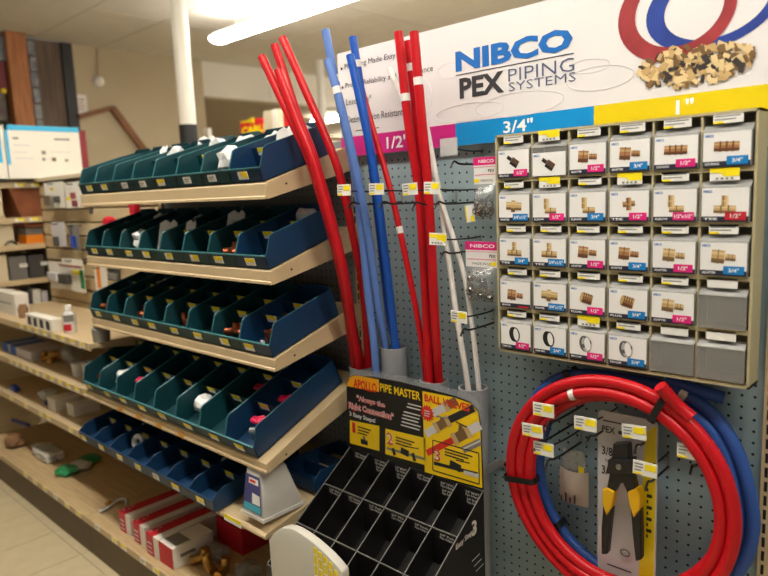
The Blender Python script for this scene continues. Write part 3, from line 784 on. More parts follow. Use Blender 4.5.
# ================================================================== DRAWER CABINET
CF, CB = -.105, -.042
cx0 = (px(494.8, 135.4, Y=CF).x+px(498.7, 348.6, Y=CF).x)/2; cx1 = (px(751.3, 388, Y=CF).x+px(757, 112, Y=CF).x)/2
cz0 = (px(498.7, 350.5, Y=CF).z+px(751.3, 390.5, Y=CF).z)/2; cz1 = (px(495, 134, Y=CF).z+px(757, 109.5, Y=CF).z)/2
cab = thing('drawer_cabinet', 'tan small-parts cabinet with thirty clear drawers of pipe fittings', 'drawer cabinet', ((cx0+cx1)/2, CB, cz0))
NC, NR = 6, 5; cw = (cx1-cx0-.012)/NC; ch_ = (cz1-cz0-.010)/NR
mb = MB()
mb.box(cx0, cx0+.005, CF, CB, cz0, cz1); mb.box(cx1-.005, cx1, CF, CB, cz0, cz1); mb.box(cx0, cx1, CF, CB, cz1-.005, cz1); mb.box(cx0, cx1, CF, CB, cz0, cz0+.006)
for r in range(1, NR): z = cz0+.006+r*ch_; mb.box(cx0+.005, cx1-.005, CF+.001, CB, z-.0045, z+.0045)
for c in range(1, NC): x = cx0+.006+c*cw; mb.box(x-.002, x+.002, CF+.002, CB, cz0+.006, cz1-.005)
part('frame', mb, 'cab_tan', cab)
part('back_panel', MB().box(cx0+.003, cx1-.003, CB, CB+.003, cz0+.002, cz1-.002), 'cab_grey', cab)
mb = MB(); 
for zz in (cz0+.08, cz1-.10): mb.box(cx0+.05, cx1-.05, CB+.003, -.002, zz, zz+.03)
part('mounting_rail', mb, 'cab_tan', cab)
# printed fitting pictures: flat shapes in drawer units
def ell(cx_, cz_, a, b, n=18, rot=0):
    return [(cx_+a*math.cos(k*2*math.pi/n)*math.cos(rot)-b*math.sin(k*2*math.pi/n)*math.sin(rot), cz_+a*math.cos(k*2*math.pi/n)*math.sin(rot)+b*math.sin(k*2*math.pi/n)*math.cos(rot)) for k in range(n)]
def rect(x0, x1, z0, z1, rot=0, c=(0, 0)):
    P = [(x0, z0), (x1, z0), (x1, z1), (x0, z1)]
    return [(c[0]+x*math.cos(rot)-z*math.sin(rot), c[1]+x*math.sin(rot)+z*math.cos(rot)) for x, z in P]
def barrel(L, h_, rot, c, mb, y, base, dark, lite, ribs=0):
    a = rot
    for (z0, z1, m_) in ((-h_, -h_*.35, dark), (-h_*.35, h_*.3, base), (h_*.3, h_*.7, lite), (h_*.7, h_, base)):
        mb.poly([(p[0], y, p[1]) for p in rect(-L, L, z0, z1, a, c)], m_)
    for k in range(ribs):
        u = -L+(k+1)*2*L/(ribs+1); mb.poly([(p[0], y-.0002, p[1]) for p in rect(u-L*.07, u+L*.07, -h_*1.12, h_*1.12, a, c)], dark)
CARD_MATS = ['card_white', 'card_navy', 'card_pink', 'card_cyan', 'card_red', 'text_white', 'logo_blue', 'print_brass', 'print_brass_dk', 'print_brass_lt',
             'print_copper', 'print_copper_dk', 'print_bronze', 'print_ring', 'print_steel', 'print_steel_dk', 'cab_grey']
def picture(mb, kind, cz_, y, s=1.0):
    n0 = len(mb.v)
    B, D, L = 7, 8, 9
    if kind[-1] == 'c': B, D, L = 10, 11, 7
    k = kind.rstrip('c')
    if k == 'cap':
        barrel(.010, .0085, -.6, (-.001+.004, cz_-.002), mb, y, 12, 13, 11); barrel(.006, .004, -.6, (-.010, cz_+.008), mb, y, 13, 13, 12)
    elif k == 'coupling': barrel(.017, .0065, -.03, (0, cz_), mb, y, B, D, L, 3)
    elif k == 'adapter':
        barrel(.009, .0095, -.08, (-.007, cz_), mb, y, B, D, L, 1); barrel(.007, .0045, -.08, (.010, cz_-.001), mb, y, B, D, L, 2)
    elif k == 'nipple':
        barrel(.016, .007, -.06, (0, cz_), mb, y, B, D, L, 0); barrel(.004, .0105, -.06, (-.001, cz_), mb, y-.0003, B, D, L)
    elif k == 'elbow':
        barrel(.011, .0048, 0, (.003, cz_-.009), mb, y, B, D, L, 1); barrel(.009, .0048, 1.57, (-.005, cz_+.003), mb, y-.0002, B, L, D, 1)
    elif k == 'tee':
        barrel(.015, .0055, -.03, (0, cz_-.006), mb, y, B, D, L, 2); barrel(.008, .0045, 1.57, (0, cz_+.006), mb, y-.0002, B, L, D, 1)
    elif k == 'cross':
        barrel(.010, .0042, .1, (0, cz_), mb, y, B, D, L, 1); barrel(.010, .0042, 1.6, (0, cz_), mb, y-.0002, B, L, D, 1)
    elif k == 'plug': barrel(.010, .0085, -.25, (0, cz_), mb, y, B, D, L, 4); mb.poly([(p[0], y-.0003, p[1]) for p in ell(-.0095, cz_+.0025, .0028, .0085, 14, -.25)], L)
    elif k in ('ring', 'clamp'):
        m_ = 13 if k == 'ring' else 14; o = ell(0, cz_, .0095, .0140, 24, .15); i = ell(.0012, cz_, .0055, .0115, 24, .15)
        for q in range(24):
            r_ = (q+1) % 24; mb.add([(o[q][0], y, o[q][1]), (o[r_][0], y, o[r_][1]), (i[r_][0], y, i[r_][1]), (i[q][0], y, i[q][1])], [(0, 1, 2, 3)], m_ if k == 'ring' or q % 6 > 1 else 15)
        mb.add([(p[0]-.004, y+.0001, p[1]) for p in o], [tuple(range(24))], 13 if k == 'ring' else 15)
        mb.add([(p[0], y+.00005, p[1]) for p in i], [tuple(range(24))], 0)
    for q in range(n0, len(mb.v)): v = mb.v[q]; mb.v[q] = (v[0]*s, v[1], cz_+(v[2]-cz_)*s)
grid = [['cap 2 1/2"', 'cap 0 ', 'adapterc 2 1/2"', 'adapterc 3 3/4"', 'couplingc 2 1/2"', 'couplingc 3 3/4"'],
        ['nipple 3 3/4"x1/2"', 'elbow 2 1/2"', 'elbow 3 3/4"', 'crossc 2 1/2"', 'elbow 2 1/2"x1/2"', 'tee 4 1/2"'],
        ['tee 3 3/4"', 'tee 3 3/4"x1/2"', 'adapterc 2 1/2"', 'adapterc 3 3/4"', 'adapter 2 1/2"', 'adapter 3 3/4"'],
        ['adapterc 4 ', 'nipple 3 3/4"x1/2"', 'plugc 2 1/2"', 'plugc 3 3/4"', 'adapter 2 1/2"', None],
        ['ring 2 1/2"', 'ring 3 3/4"', 'clamp 2 1/2"', 'clamp 3 3/4"', None, None]]
names = {'cap': 'dark bronze plug', 'coupling': 'long brass coupling', 'adapter': 'brass adapter', 'nipple': 'brass hex nipple', 'elbow': 'brass elbow', 'tee': 'brass tee', 'cross': 'small brass cross', 'plug': 'round brass plug', 'ring': 'black crimp ring', 'clamp': 'steel pinch clamp'}
strips = {'cap': 'MALE PLUG', 'coupling': 'COUPLING', 'adapter': 'ADAPTER', 'nipple': 'ADAPTER', 'elbow': 'ELBOW', 'tee': 'TEE', 'cross': 'TEE', 'plug': 'PLUG', 'ring': 'CRIMP RING', 'clamp': 'PINCH CLAMP'}
big = {(0, 1), (1, 1), (1, 3), (1, 5), (4, 2)}
blank = {(3, 5), (4, 4), (4, 5)}
dw, dh = cw-.006, ch_*.66
# drawer tray shared by all drawers: origin at the middle of its front bottom edge
tb = MB(); W = dw/2
tb.box(-W, -W+.0015, .002, .052, 0, dh-.004); tb.box(W-.0015, W, .002, .052, 0, dh-.004); tb.box(-W, W, .002, .052, 0, .0015)
tb.box(-W, W, .0, .0016, 0, dh-.002)
TRAY = tb.mesh('drawer', 'drawer_smoke')
lb = MB(); lb.hexa([(-W, -.001, dh-.004), (W, -.001, dh-.004), (W-.001, .016, dh+.011), (-W+.001, .016, dh+.011), (-W, .0005, dh-.004), (W, .0005, dh-.004), (W-.001, .0175, dh+.011), (-W+.001, .0175, dh+.011)])
lb.prism([(W, -.001, dh-.004), (W, .016, dh+.011), (W, .018, dh-.03), (W, .004, .006)], (-.001, 0, 0)); lb.prism([(-W+.001, -.001, dh-.004), (-W+.001, .016, dh+.011), (-W+.001, .018, dh-.03), (-W+.001, .004, .006)], (-.001, 0, 0))
LIP = lb.mesh('finger_lip', 'acrylic_lip')
mb = MB(); mb.box(-.027, .027, -.001, 0, -.0095, .0095, 0); mb.box(-.027, -.008, -.0014, -.001, -.0095, -.0055, 1)
for k in range(2): mb.box(-.024, .022-.008*k, -.0014, -.001, .003-.006*k, .005-.006*k, 2)
DL_S = mb.mesh('price_label', ['tag_white', 'tag_yellow', 'tag_ink'])
mb = MB(); mb.box(-.027, .027, -.001, 0, -.012, .0125, 0); mb.prism([(-.027, -.001, .0125), (-.027, -.001, .004), (-.006, -.001, .002), (-.002, -.001, -.004), (.027, -.001, -.004), (.027, -.001, .0125)], (0, -.0006, 0), 1)
for k in range(4): mb.box(-.016+.009*k, -.011+.009*k, -.0014, -.001, -.010, -.006, 2)
DL_B = mb.mesh('price_label', ['tag_white', 'tag_yellow', 'tag_ink'])
DL_W = MB().box(-.028, .028, -.001, 0, -.0105, .0105).mesh('price_label', 'tag_white')
for r in range(NR):
    for c in range(NC):
        xc = cx0+.006+(c+.5)*cw; zb = cz1-.005-(r+1)*ch_+.005
        d = link('drawer', TRAY, cab, Vector((xc, CF-.003, zb+.001))-cab.location)
        g = grid[r][c]
        rows_n = ['top', 'second', 'third', 'fourth', 'bottom'][r]
        link('finger_lip', LIP, d)
        pl = link('price_label', DL_W if (r, c) in blank else (DL_B if (r, c) in big else DL_S), d, (random.uniform(-.004, .004), .005 if (r, c) not in big else .003, dh+.022))
        if not g: d['label'] = 'empty clear drawer, %s row, %s column' % (rows_n, ORD[c]); continue
        kd, tc_, tx = g.split(' ', 2); tc_ = int(tc_)
        d['label'] = 'clear drawer with %s card, %s row, %s column' % (names[kd.rstrip('c')] if kd not in names else names[kd], rows_n, ORD[c])
        mb = MB(); y = -.0008; drop = -.012 if (r, c) == (0, 1) else (0 if (r, c) not in ((1, 5), (3, 0)) else -.006)
        top = dh-.004+(drop if drop < -.007 else 0)
        mb.poly([(-W+.002, y, .001), (W-.002, y, .001), (W-.002, y, top), (-W+.002, y, top)], 0)
        if drop > -.01: mb.poly([(-W+.002, y-.0002, .001), (W-.002, y-.0002, .001), (W-.002, y-.0002, .011), (-W+.002, y-.0002, .011)], 1)
        picture(mb, kd, dh*.55+drop, y-.0005, 1.35 if kd[:2] != 'ca' else 1.1)
        mb.text('NIBCO', -W+.005, top-.009, -W+.021, top-.004, y-.0003, 6, .03)
        if drop > -.01: mb.text(strips[kd] if kd in strips else strips[kd.rstrip('c')], -W+.006, .004, -W+.006+.026, .0085, y-.0006, 5, .02)
        if tc_ and tx.strip():
            x0, x1 = W-.044, W-.006
            if len(tx) > 5: x0 -= .004
            mb.poly([(x0, y-.0007, .004), (x1, y-.0007, .004), (x1, y-.0007, .020), (x0, y-.0007, .020)], tc_)
            wd = .5 if len(tx) < 6 else .85
            mb.text(tx, x0+(x1-x0)*(1-wd)/2, .008, x1-(x1-x0)*(1-wd)/2, .016, y-.001, 5, .02)
        elif tc_:
            mb.poly([(W-.036, y-.0007, .002), (W-.006, y-.0007, .002), (W-.006, y-.0007, .006), (W-.036, y-.0007, .006)], tc_)
        part('insert_card', mb, CARD_MATS, d, local=True)

# ================================================================== PEG HOOKS WITH PRICE TAGS
mb = MB(); mb.box(-.026, .026, -.0015, .0015, -.0155, .0155, 0); mb.box(.0, .024, -.0022, -.0015, -.002, .012, 1); mb.box(-.024, -.006, -.0022, -.0015, -.0145, -.010, 1)
for k in range(3): mb.box(-.022, -.004-.004*(k == 2), -.0021, -.0015, .008-.007*k, .0105-.007*k, 2)
HT = mb.mesh('price_card', ['tag_white', 'tag_yellow', 'tag_ink'])
mb = MB(); mb.box(-.026, .026, -.0015, .0015, -.0155, .0155, 0); mb.prism([(-.026, -.0015, .012), (-.026, -.0015, .004), (-.004, -.0015, .003), (-.002, -.0015, -.002), (.012, -.0015, -.002), (.014, -.0015, -.006), (.026, -.0015, -.006), (.026, -.0015, .012)], (0, -.0006, 0), 1)
for k in range(4): mb.box(-.018+.009*k, -.013+.009*k, -.0021, -.0015, -.012, -.008, 2)
HTB = mb.mesh('price_card', ['tag_white', 'tag_yellow', 'tag_ink'])
def hook(x, y, L, label, kind=0, drop=.030):
    p = px(x, y, Y=-L); b = Vector((p.x, 0, p.z-.012))
    t = thing('peg_hook', label, 'peg hook', b, 'pegboard hooks')
    z = b.z
    part('tag_wire', MB().tube(spline([(p.x, -.002, z+.006), (p.x, -.015, z+.004), (p.x, -L*.5, z+.004), (p.x, -L+.004, p.z-.002)], 5), .0022, 7), 'wire_dark', t, smooth=True)
    part('prong', MB().tube(spline([(p.x, -.002, z-drop), (p.x, -L*.4, z-drop-.001), (p.x, -L*.72, z-drop), (p.x, -L*.84, z-drop+.006), (p.x, -L*.9, z-drop+.004), (p.x, -L*.97, z-drop-.010)], 5), .0028, 7), 'wire_dark', t, smooth=True)
    part('back_plate', MB().box(p.x-.0025, p.x+.0025, -.003, -.0005, z-drop-.004, z+.008), 'zinc', t)
    if kind == 2:
        part('blank_sleeve', MB().box(p.x-.027, p.x+.027, -L-.002, -L, p.z-.022, p.z+.022), 'label_sleeve', t)
    else:
        o = link('price_card', HTB if kind else HT, t, Vector((p.x, -L, p.z))-b); o.rotation_euler = (random.uniform(-.05, .05), random.uniform(-.06, .06), random.uniform(-.08, .08))
    return t
hook(344, 190, .24, 'peg hook with price card in front of the set-apart red pipe')
hook(376.5, 189, .205, 'peg hook with price card over the bright blue pipes')
hook(410, 189, .20, 'peg hook with price card over the left upright red pipe')
hook(432, 188, .20, 'peg hook with price card at the white pipes, beside three in a row')
hook(438, 239, .19, 'peg hook with large yellow price card crossing the white pipes', 1)
hook(459, 317, .16, 'peg hook with price card low on the white pipes')
hook(449, 147, .15, 'peg hook with blank clear sleeve just below the sign', 2)
hook(543.5, 410, .20, 'peg hook with price card on the top left of the red coil')
hook(532.5, 430.5, .20, 'peg hook with price card on the left side of the red coil')
hook(543.5, 449, .19, 'peg hook with price card at the inner edge of the red coil')
hook(585.5, 424, .17, 'peg hook with price card left of the crimp tool card')
hook(634, 432, .14, 'peg hook with price card over the crimp tool head')
hook(645, 469, .14, 'peg hook with price card below the crimp tool head')
hook(690, 452, .12, 'peg hook with price card half hidden by the right side of the red coil')

# ---- hanging bags beside the cabinet
def header_bag(pts, label, seed, small):
    """pts: pixel corners of the pack (left, top, right, header bottom, card bottom, bag bottom)"""
    l, tp, r_, hb, cb, bb = pts; Y = -.075
    a = px(l, (tp+hb)/2, Y=Y); b = px(r_, (tp+hb)/2, Y=Y); zt = px((l+r_)/2, tp, Y=Y).z; zh = px((l+r_)/2, hb, Y=Y).z; zc = px((l+r_)/2, cb, Y=Y).z; zb = px((l+r_)/2, bb, Y=Y).z
    t = thing('hanging_bag', label, 'bag of clamps', ((a.x+b.x)/2, Y, zb), 'hanging bags of clamps')
    c = MB(); c.box(a.x, b.x, Y-.002, Y, zc, zt, 0); c.box(a.x-.0005, b.x+.0005, Y-.0028, Y-.002, zh, zt, 1)
    c.text('NIBCO', a.x+.016, zh+(zt-zh)*.42, b.x-.008, zh+(zt-zh)*.75, Y-.0032, 3, .02)
    c.box(a.x, b.x, Y-.0033, Y-.0028, zh+.001, zh+.005, 0)
    c.text('PEX', b.x-.026, zh-.014, b.x-.006, zh-.006, Y-.0026, 2, .02); c.box(a.x+.004, b.x-.004, Y-.0026, Y-.002, zh-.020, zh-.0185, 1)
    c.text('MADE IN USA', a.x+.022, zc+.006, b.x-.012, zc+.012, Y-.0026, 2); c.box((a.x if small else b.x-.022), (a.x+.016 if small else b.x-.004), Y-.0028, Y-.002, zc+.005, zc+.014, 4)
    part('header_card', c, ['card_white', 'card_pink', 'text_black', 'text_white', 'tag_yellow'], t)
    bag = MB(); n = 10; vs = []
    for j in range(7):
        f = j/6; z = zc+(zb-zc)*f; d = .001+.030*math.sin(math.pi*min(1, f*1.02))**.6
        for i in range(n+1):
            u = i/n; vs.append((a.x+(b.x-a.x)*u, Y-.001-d*math.sin(math.pi*u)**.7*(1+.12*math.sin(i*2.1+j)), z))
    fs = [(j*(n+1)+i, j*(n+1)+i+1, (j+1)*(n+1)+i+1, (j+1)*(n+1)+i) for j in range(6) for i in range(n)]
    off = len(vs); bag.add(vs, fs); part('clear_bag', bag, 'bag_clear', t, smooth=True)
    rn = random.Random(seed)
    for k in range(14 if small else 26):
        x_ = rn.uniform(a.x+.012, b.x-.012); z_ = rn.uniform(zb+.012, zb+(zc-zb)*(.62 if small else .72)); ax_ = Vector((rn.uniform(-1, 1), rn.uniform(-1, -.2), rn.uniform(-1, 1))).normalized()
        ux_ = ax_.cross(Vector((0, 0, 1))).normalized(); r0 = .011 if small else .009
        part('clamp_ring', MB().lathe([(r0, -.003), (r0, .003), (r0-.0018, .003), (r0-.0018, -.003), (r0, -.003)], (x_, Y-.013+rn.uniform(-.006, .006), z_), 12, ax=ax_, ux=ux_), 'steel_clamp', t, smooth=True)
    return t
header_bag((474, 157, 497, 167, 184, 219), 'clear bag of dark steel clamps with magenta header, directly below the blank sleeve', 4, True)
header_bag((466, 241.5, 498, 252, 267, 302), 'wide clear bag of silver clamps with magenta header, lower of two', 9, False)
a = px(471, 222, Y=-.09)
mb = MB(); mb.box(-.014, .014, -.001, .001, -.022, .022, 0); mb.box(.002, .013, -.0016, -.001, -.021, -.006, 1); mb.box(-.013, -.009, -.0016, -.001, -.02, .02, 1)
o = one('loose_price_card', mb, ['tag_white', 'tag_yellow'], 'price card turned upright, hanging below the dark clamp bag', 'price card'); o.location = a; o.rotation_euler.y = -.12

# ================================================================== PEX COILS
def coil(cx_, cz_, R0, r, y0, sp, n, m_, label, ties, name, ends, dots, bulge=0.0):
    Rc = R0
    def RF(th): return Rc+bulge*math.cos(4*(th-math.radians(45)))*max(0, math.sin(th))
    t = thing(name, label, 'pipe coil', (cx_, y0, cz_-R0), 'coils of pipe')
    for k in range(n):
        P = []
        for i in range(96):
            th = 2*math.pi*i/96; wl = (1-math.cos(th-.25))/2
            a = sp*(k if k < 2 else (1+(k-1)*wl)); yy = y0+(0 if k < 2 else (2*r+.001)*(1-wl))+.004*math.sin(2*th+k)
            rad = RF(th)-r-a; P.append((cx_+rad*math.cos(th), yy, cz_+rad*math.sin(th)))
        part('pipe_loop', MB().tube(P, r, 12, closed=True), m_, t, smooth=True)
    for e in ends:
        part('loose_end', MB().tube(spline(e, 6), r, 12), m_, t, smooth=True)
    for deg in ties:
        th = math.radians(deg); R0 = RF(th); u = Vector((math.cos(th), 0, math.sin(th))); tv = Vector((-math.sin(th), 0, math.cos(th))); c = Vector((cx_, y0, cz_))
        wl = (1-math.cos(th-.25))/2; inner = R0-2*r-sp*(1+(n-2)*wl)-.003; outer = R0+.003; ya, yb = y0-r-.006, y0+r+.003+(2*r+.001)*(1-wl)*(n > 2)
        hw = .008; pts = []
        loop = [(inner, ya+.004), (inner+.006, ya), (outer-.006, ya), (outer, ya+.006), (outer, yb), (inner, yb)]
        mb = MB(); m2 = len(loop)
        vs = [c*1+u*a_+Vector((0, b_-y0, 0))+tv*s_ for s_ in (-hw, hw) for a_, b_ in loop]
        mb.add(vs, [(i, (i+1) % m2, m2+(i+1) % m2, m2+i) for i in range(m2)])
        part('tape_tie', mb, 'tie_black', t)
    for deg, k in dots:
        th = math.radians(deg); R0 = RF(th); rad = R0-r-sp*k; P = [(cx_+rad*math.cos(th+q), y0+.004*math.sin(2*(th+q)+k), cz_+rad*math.sin(th+q)) for q in (-.03, -.01, .01, .03)]
        part('sticker', MB().tube(P, r+.0008, 12, cap=False), 'tag_white', t, smooth=True)
    return t
a, b = px(676, 404, Y=-.125), px(660, 386, Y=-.145)
coil(.398, .801, .2785, .0142, -.122, .0262, 3, 'pex_red', 'large coil of thick red pipe hanging in front of the pegboard', [187, 64], 'pipe_coil', [[a+Vector((.03, .005, -.025)), a, b]], [(112, 1)])
a, b = px(690, 388, Y=-.05), px(724, 398, Y=-.035)
coil(.400, .792, .295, .0142, -.058, .027, 3, 'coil_blue', 'large coil of blue pipe hanging behind the red coil', [222, 118], 'pipe_coil', [[a+Vector((-.05, -.003, .012)), a, b]], [(62, 0)], bulge=.016)

# ================================================================== CRIMP TOOL ON ITS CARD AND A SMALL BAG
Y = -.085
p0 = px(598, 409.5, Y=Y); p1 = px(655, 578, Y=Y); x0, x1, zt, zb = p0.x, p1.x, p0.z, p1.z-.03
t = thing('crimp_tool_pack', 'yellow and white carded crimp tool hanging inside the red coil', 'carded tool', ((x0+x1)/2, Y, zb))
def rrect(x0, x1, z0, z1, r):
    out = []
    for cx_, cz_, a0 in ((x1-r, z0+r, -90), (x1-r, z1-r, 0), (x0+r, z1-r, 90), (x0+r, z0+r, 180)):
        for k in range(5): a = math.radians(a0+k*22.5); out.append((cx_+r*math.cos(a), cz_+r*math.sin(a)))
    return out
part('backing_card', MB().prism([(x, Y+.001, z) for x, z in rrect(x0, x1, zb, zt, .012)], (0, .003, 0)), 'tool_card', t)
xs_ = x1-.038
mb = MB(); mb.prism([(xs_, Y+.001, zb+.004), (x1-.003, Y+.001, zb+.004), (x1-.003, Y+.001, zt-.01), (xs_+.012, Y+.001, zt-.03), (xs_+.008, Y+.001, zt-.10)], (0, -.0008, 0))
part('yellow_band', mb, 'sign_yellow', t)
part('card_lettering', MB().text('PEX', x0+.010, zt-.052, x0+.042, zt-.036, Y+.0003, 0, .02), 'text_black', t)
part('card_lettering', MB().box(x0+.050, x0+.08, Y+.0002, Y+.001, zt-.049, zt-.041), 'text_black', t)
part('card_lettering', MB().text('3/8"', x0+.010, zt-.108, x0+.044, zt-.086, Y+.0003, 0, .02), 'text_black', t)
part('card_lettering', MB().text('to', x0+.018, zt-.124, x0+.028, zt-.116, Y+.0003, 0), 'text_black', t)
part('card_lettering', MB().text('3/4"', x0+.010, zt-.156, x0+.044, zt-.134, Y+.0003, 0, .02), 'text_black', t)
part('card_lettering', MB().box(x0+.012, x0+.09, Y+.0002, Y+.001, zt-.025, zt-.022), 'text_black', t)
for k in range(9): part('card_lettering', MB().box(xs_+.016, xs_+.020+.008*(k % 2), Y-.0002, Y+.0005, zt-.17-.014*k, zt-.162-.014*k), 'text_black', t)
part('card_lettering', MB().box(x0+.025, x0+.085, Y+.0002, Y+.001, zb+.020, zb+.0225), 'text_black', t)
def cpt(x, y): v = px(x, y, Y=Y-.012); return (v.x, Y-.012, v.z)
tool = MB(); 
tool.prism([cpt(617, 441), cpt(632, 441), cpt(633, 455), cpt(636, 470), cpt(640, 490), cpt(633, 494), cpt(627, 480), cpt(623, 480), cpt(617, 492), cpt(610, 489), cpt(614, 468), cpt(616, 455)], (0, -.022, 0))
tool.prism([cpt(613, 456), cpt(637, 456), cpt(638, 470), cpt(612, 470)], (0, -.028, 0))
tl_ = part('tool_head', tool, 'tool_black', t, bevel=.002)
part('pivot_bolt', MB().lathe([(0, .032), (.006, .031), (.0075, .027)], cpt(624, 463), 12, ax=(0, -1, 0)), 'steel', tl_, smooth=True)
for nm, pts in (('left', [(611, 484), (619, 488), (616, 504), (611, 512), (607, 500), (607, 486)]), ('right', [(632, 488), (642, 484), (645, 492), (644, 506), (638, 514), (634, 502)])):
    part('yellow_grip', MB().prism([cpt(*q) for q in pts], (0, -.026, 0)), 'tool_yellow', t, bevel=.003)
for pts in ([(607, 500), (616, 504), (613, 530), (611, 551), (605, 551), (605, 525)], [(634, 504), (644, 504), (645, 530), (645, 556), (639, 558), (636, 530)]):
    part('handle', MB().prism([cpt(*q) for q in pts], (0, -.022, 0)), 'tool_black', t, bevel=.004)
c = px(625, 553, Y=Y-.004)
part('pictured_clamp', MB().tube([(c.x+.011*math.cos(k*math.pi/8), Y-.004, c.z+.008*math.sin(k*math.pi/8)) for k in range(16)], .0015, 6, closed=True), 'steel_clamp', t, smooth=True)
Y = -.05; a = px(560, 466, Y=Y); b = px(589, 470, Y=Y); zt = px(575, 450, Y=Y).z; zm = px(575, 474, Y=Y).z; zb = px(575, 503, Y=Y).z
t = thing('small_parts_bag', 'small clear bag with kraft paper label hanging left of crimp tool', 'bag', ((a.x+b.x)/2, Y, zb))
mb = MB(); n = 8; vs = []
for j in range(5):
    z = zb+(zm+.014-zb)*j/4
    for i in range(n+1): u = i/n; vs.append((a.x+(b.x-a.x)*u, Y-.002-.02*math.sin(math.pi*u)*math.sin(math.pi*(.1+.8*j/4)), z-.006*math.sin(math.pi*u)*(j == 4)))
mb.add(vs, [(j*(n+1)+i, j*(n+1)+i+1, (j+1)*(n+1)+i+1, (j+1)*(n+1)+i) for j in range(4) for i in range(n)])
part('paper_label', mb, 'kraft', t, smooth=True)
part('clear_pouch', MB().prism([(a.x+.004, Y, zm), (b.x-.003, Y, zm), (b.x-.012, Y, zt), (a.x+.010, Y, zt)], (0, -.003, 0)), 'bag_clear', t)
mb = MB(); mb.box(b.x-.026, b.x-.012, Y-.0045, Y-.003, zm+.006, zm+.024)
part('yellow_sticker', mb, 'tag_yellow', t)
mb = MB(); [mb.box(a.x+.014+.012*k, a.x+.018+.012*k, Y-.0235, Y-.022, zb+.010, zb+.022+.01*(k % 2)) for k in range(4)]
part('label_print', mb, 'text_black', t)

# ================================================================== BALL VALVE DISPLAY
Y = -.145
dx0, dx1 = -.452, .060
t = thing('valve_display', 'black and yellow cardboard ball valve display with rows of empty compartments', 'display stand', ((dx0+dx1)/2, -.3, DECK))
def dp(x, y, dy=0): v = px(x, y, Y=Y); return Vector((v.x, Y-dy, v.z))
card = [dp(348, 452), dp(483, 490), dp(480.5, 428), dp(478, 411), dp(470, 402), dp(455, 396), dp(430, 389), dp(400, 381.5), dp(375, 376.5), dp(355, 374.5), dp(350, 377), dp(346.5, 385)]
c = part('back_card', MB().prism(card, (0, .004, 0)), 'disp_black', t)
mb = MB()
part('orange_field', MB().poly([dp(346.5, 386, .0006), dp(379, 392, .0006), dp(379, 379.5, .0006), dp(355, 375, .0006), dp(350, 377.5, .0006)]), 'disp_orange', c)
part('yellow_field', MB().poly([dp(422.5, 391, .0006), dp(455, 397.5, .0006), dp(470, 403, .0006), dp(478, 411.5, .0006), dp(480.5, 428, .0006), dp(482.5, 488, .0006), dp(425, 472, .0006)]), 'disp_yellow', c)
part('yellow_field', MB().poly([dp(350, 420, .0006), dp(379.5, 426, .0006), dp(379.5, 451, .0006), dp(350, 443, .0006)]), 'disp_yellow', c)
part('yellow_field', MB().poly([dp(385.5, 428.5, .0006), dp(425.5, 438, .0006), dp(425.5, 465, .0006), dp(385.5, 454, .0006)]), 'disp_yellow', c)
def dtext(body, bl, tr, m_, nm='lettering', bold=.02, dy=.0016, sl=0.0):
    a = dp(*bl); b = dp(*tr); return part(nm, MB().text(body, a.x, a.z, b.x, b.z, Y-dy, bold=bold), m_, c)
dtext('APOLLO', (354, 387.5), (377, 383.5), 'disp_red', bold=.03)
dtext('PIPE MASTER', (380.5, 391), (420.5, 392), 'disp_yellow')
dtext('BALL VALVES', (425, 401), (470, 404), 'disp_red', bold=.03)
for dy, bo, m_ in ((.0014, .06, 'text_white'), (.0020, .01, 'disp_red')):
    dtext('"Always the', (357, 402), (385.5, 402), m_, bold=bo, dy=dy); dtext('Right Connection"', (349, 410), (394, 413), m_, bold=bo, dy=dy)
dtext('3 Easy Steps!', (350, 416.5), (375.5, 418.5), 'text_white', bold=.02)
for k, (x, y) in enumerate(((351.5, 432), (387.5, 443), (435, 460))):
    for dy, bo, m_ in ((.0014, .05, 'text_white'), (.0020, .0, 'disp_red')): dtext('123'[k], (x+(1.5 if k == 0 else 0), y), (x+(4.2 if k == 0 else 5.5), y-9.5), m_, bold=bo, dy=dy)
mb = MB()
for (x0, y0, n, w_) in ((408, 404, 2, 12), (404, 412, 3, 15), (402, 422, 2, 17)):
    for k in range(n): a = dp(x0-k, y0+k*3.2, .0006); mb.box(a.x, a.x+w_*.0042, Y-.0012, Y-.0004, a.z, a.z+.003)
part('small_print', mb, 'disp_text', c)
mb = MB()
for (x0, y0, n, w_) in ((358, 427, 3, 16), (396, 437.5, 3, 20), (445, 449, 3, 26)):
    for k in range(n): a = dp(x0, y0+k*3, .0006); part('printed_line', MB().box(a.x, a.x+w_*.0036*(1-.15*k), Y-.0014, Y-.0006, a.z, a.z+.0035), 'text_black', c)
# outline of the step boxes
for q in ([dp(433, 440), dp(479, 453), dp(479.5, 484), dp(433, 470)],):
    for i in range(4):
        u, v = q[i], q[(i+1) % 4]; d = (v-u).normalized(); n_ = Vector((d.z, 0, -d.x))*.0016; part('box_outline', MB().poly([u-n_+Vector((0, -.0012, 0)), v-n_+Vector((0, -.0012, 0)), v+n_+Vector((0, -.0012, 0)), u+n_+Vector((0, -.0012, 0))]), 'text_black', c)
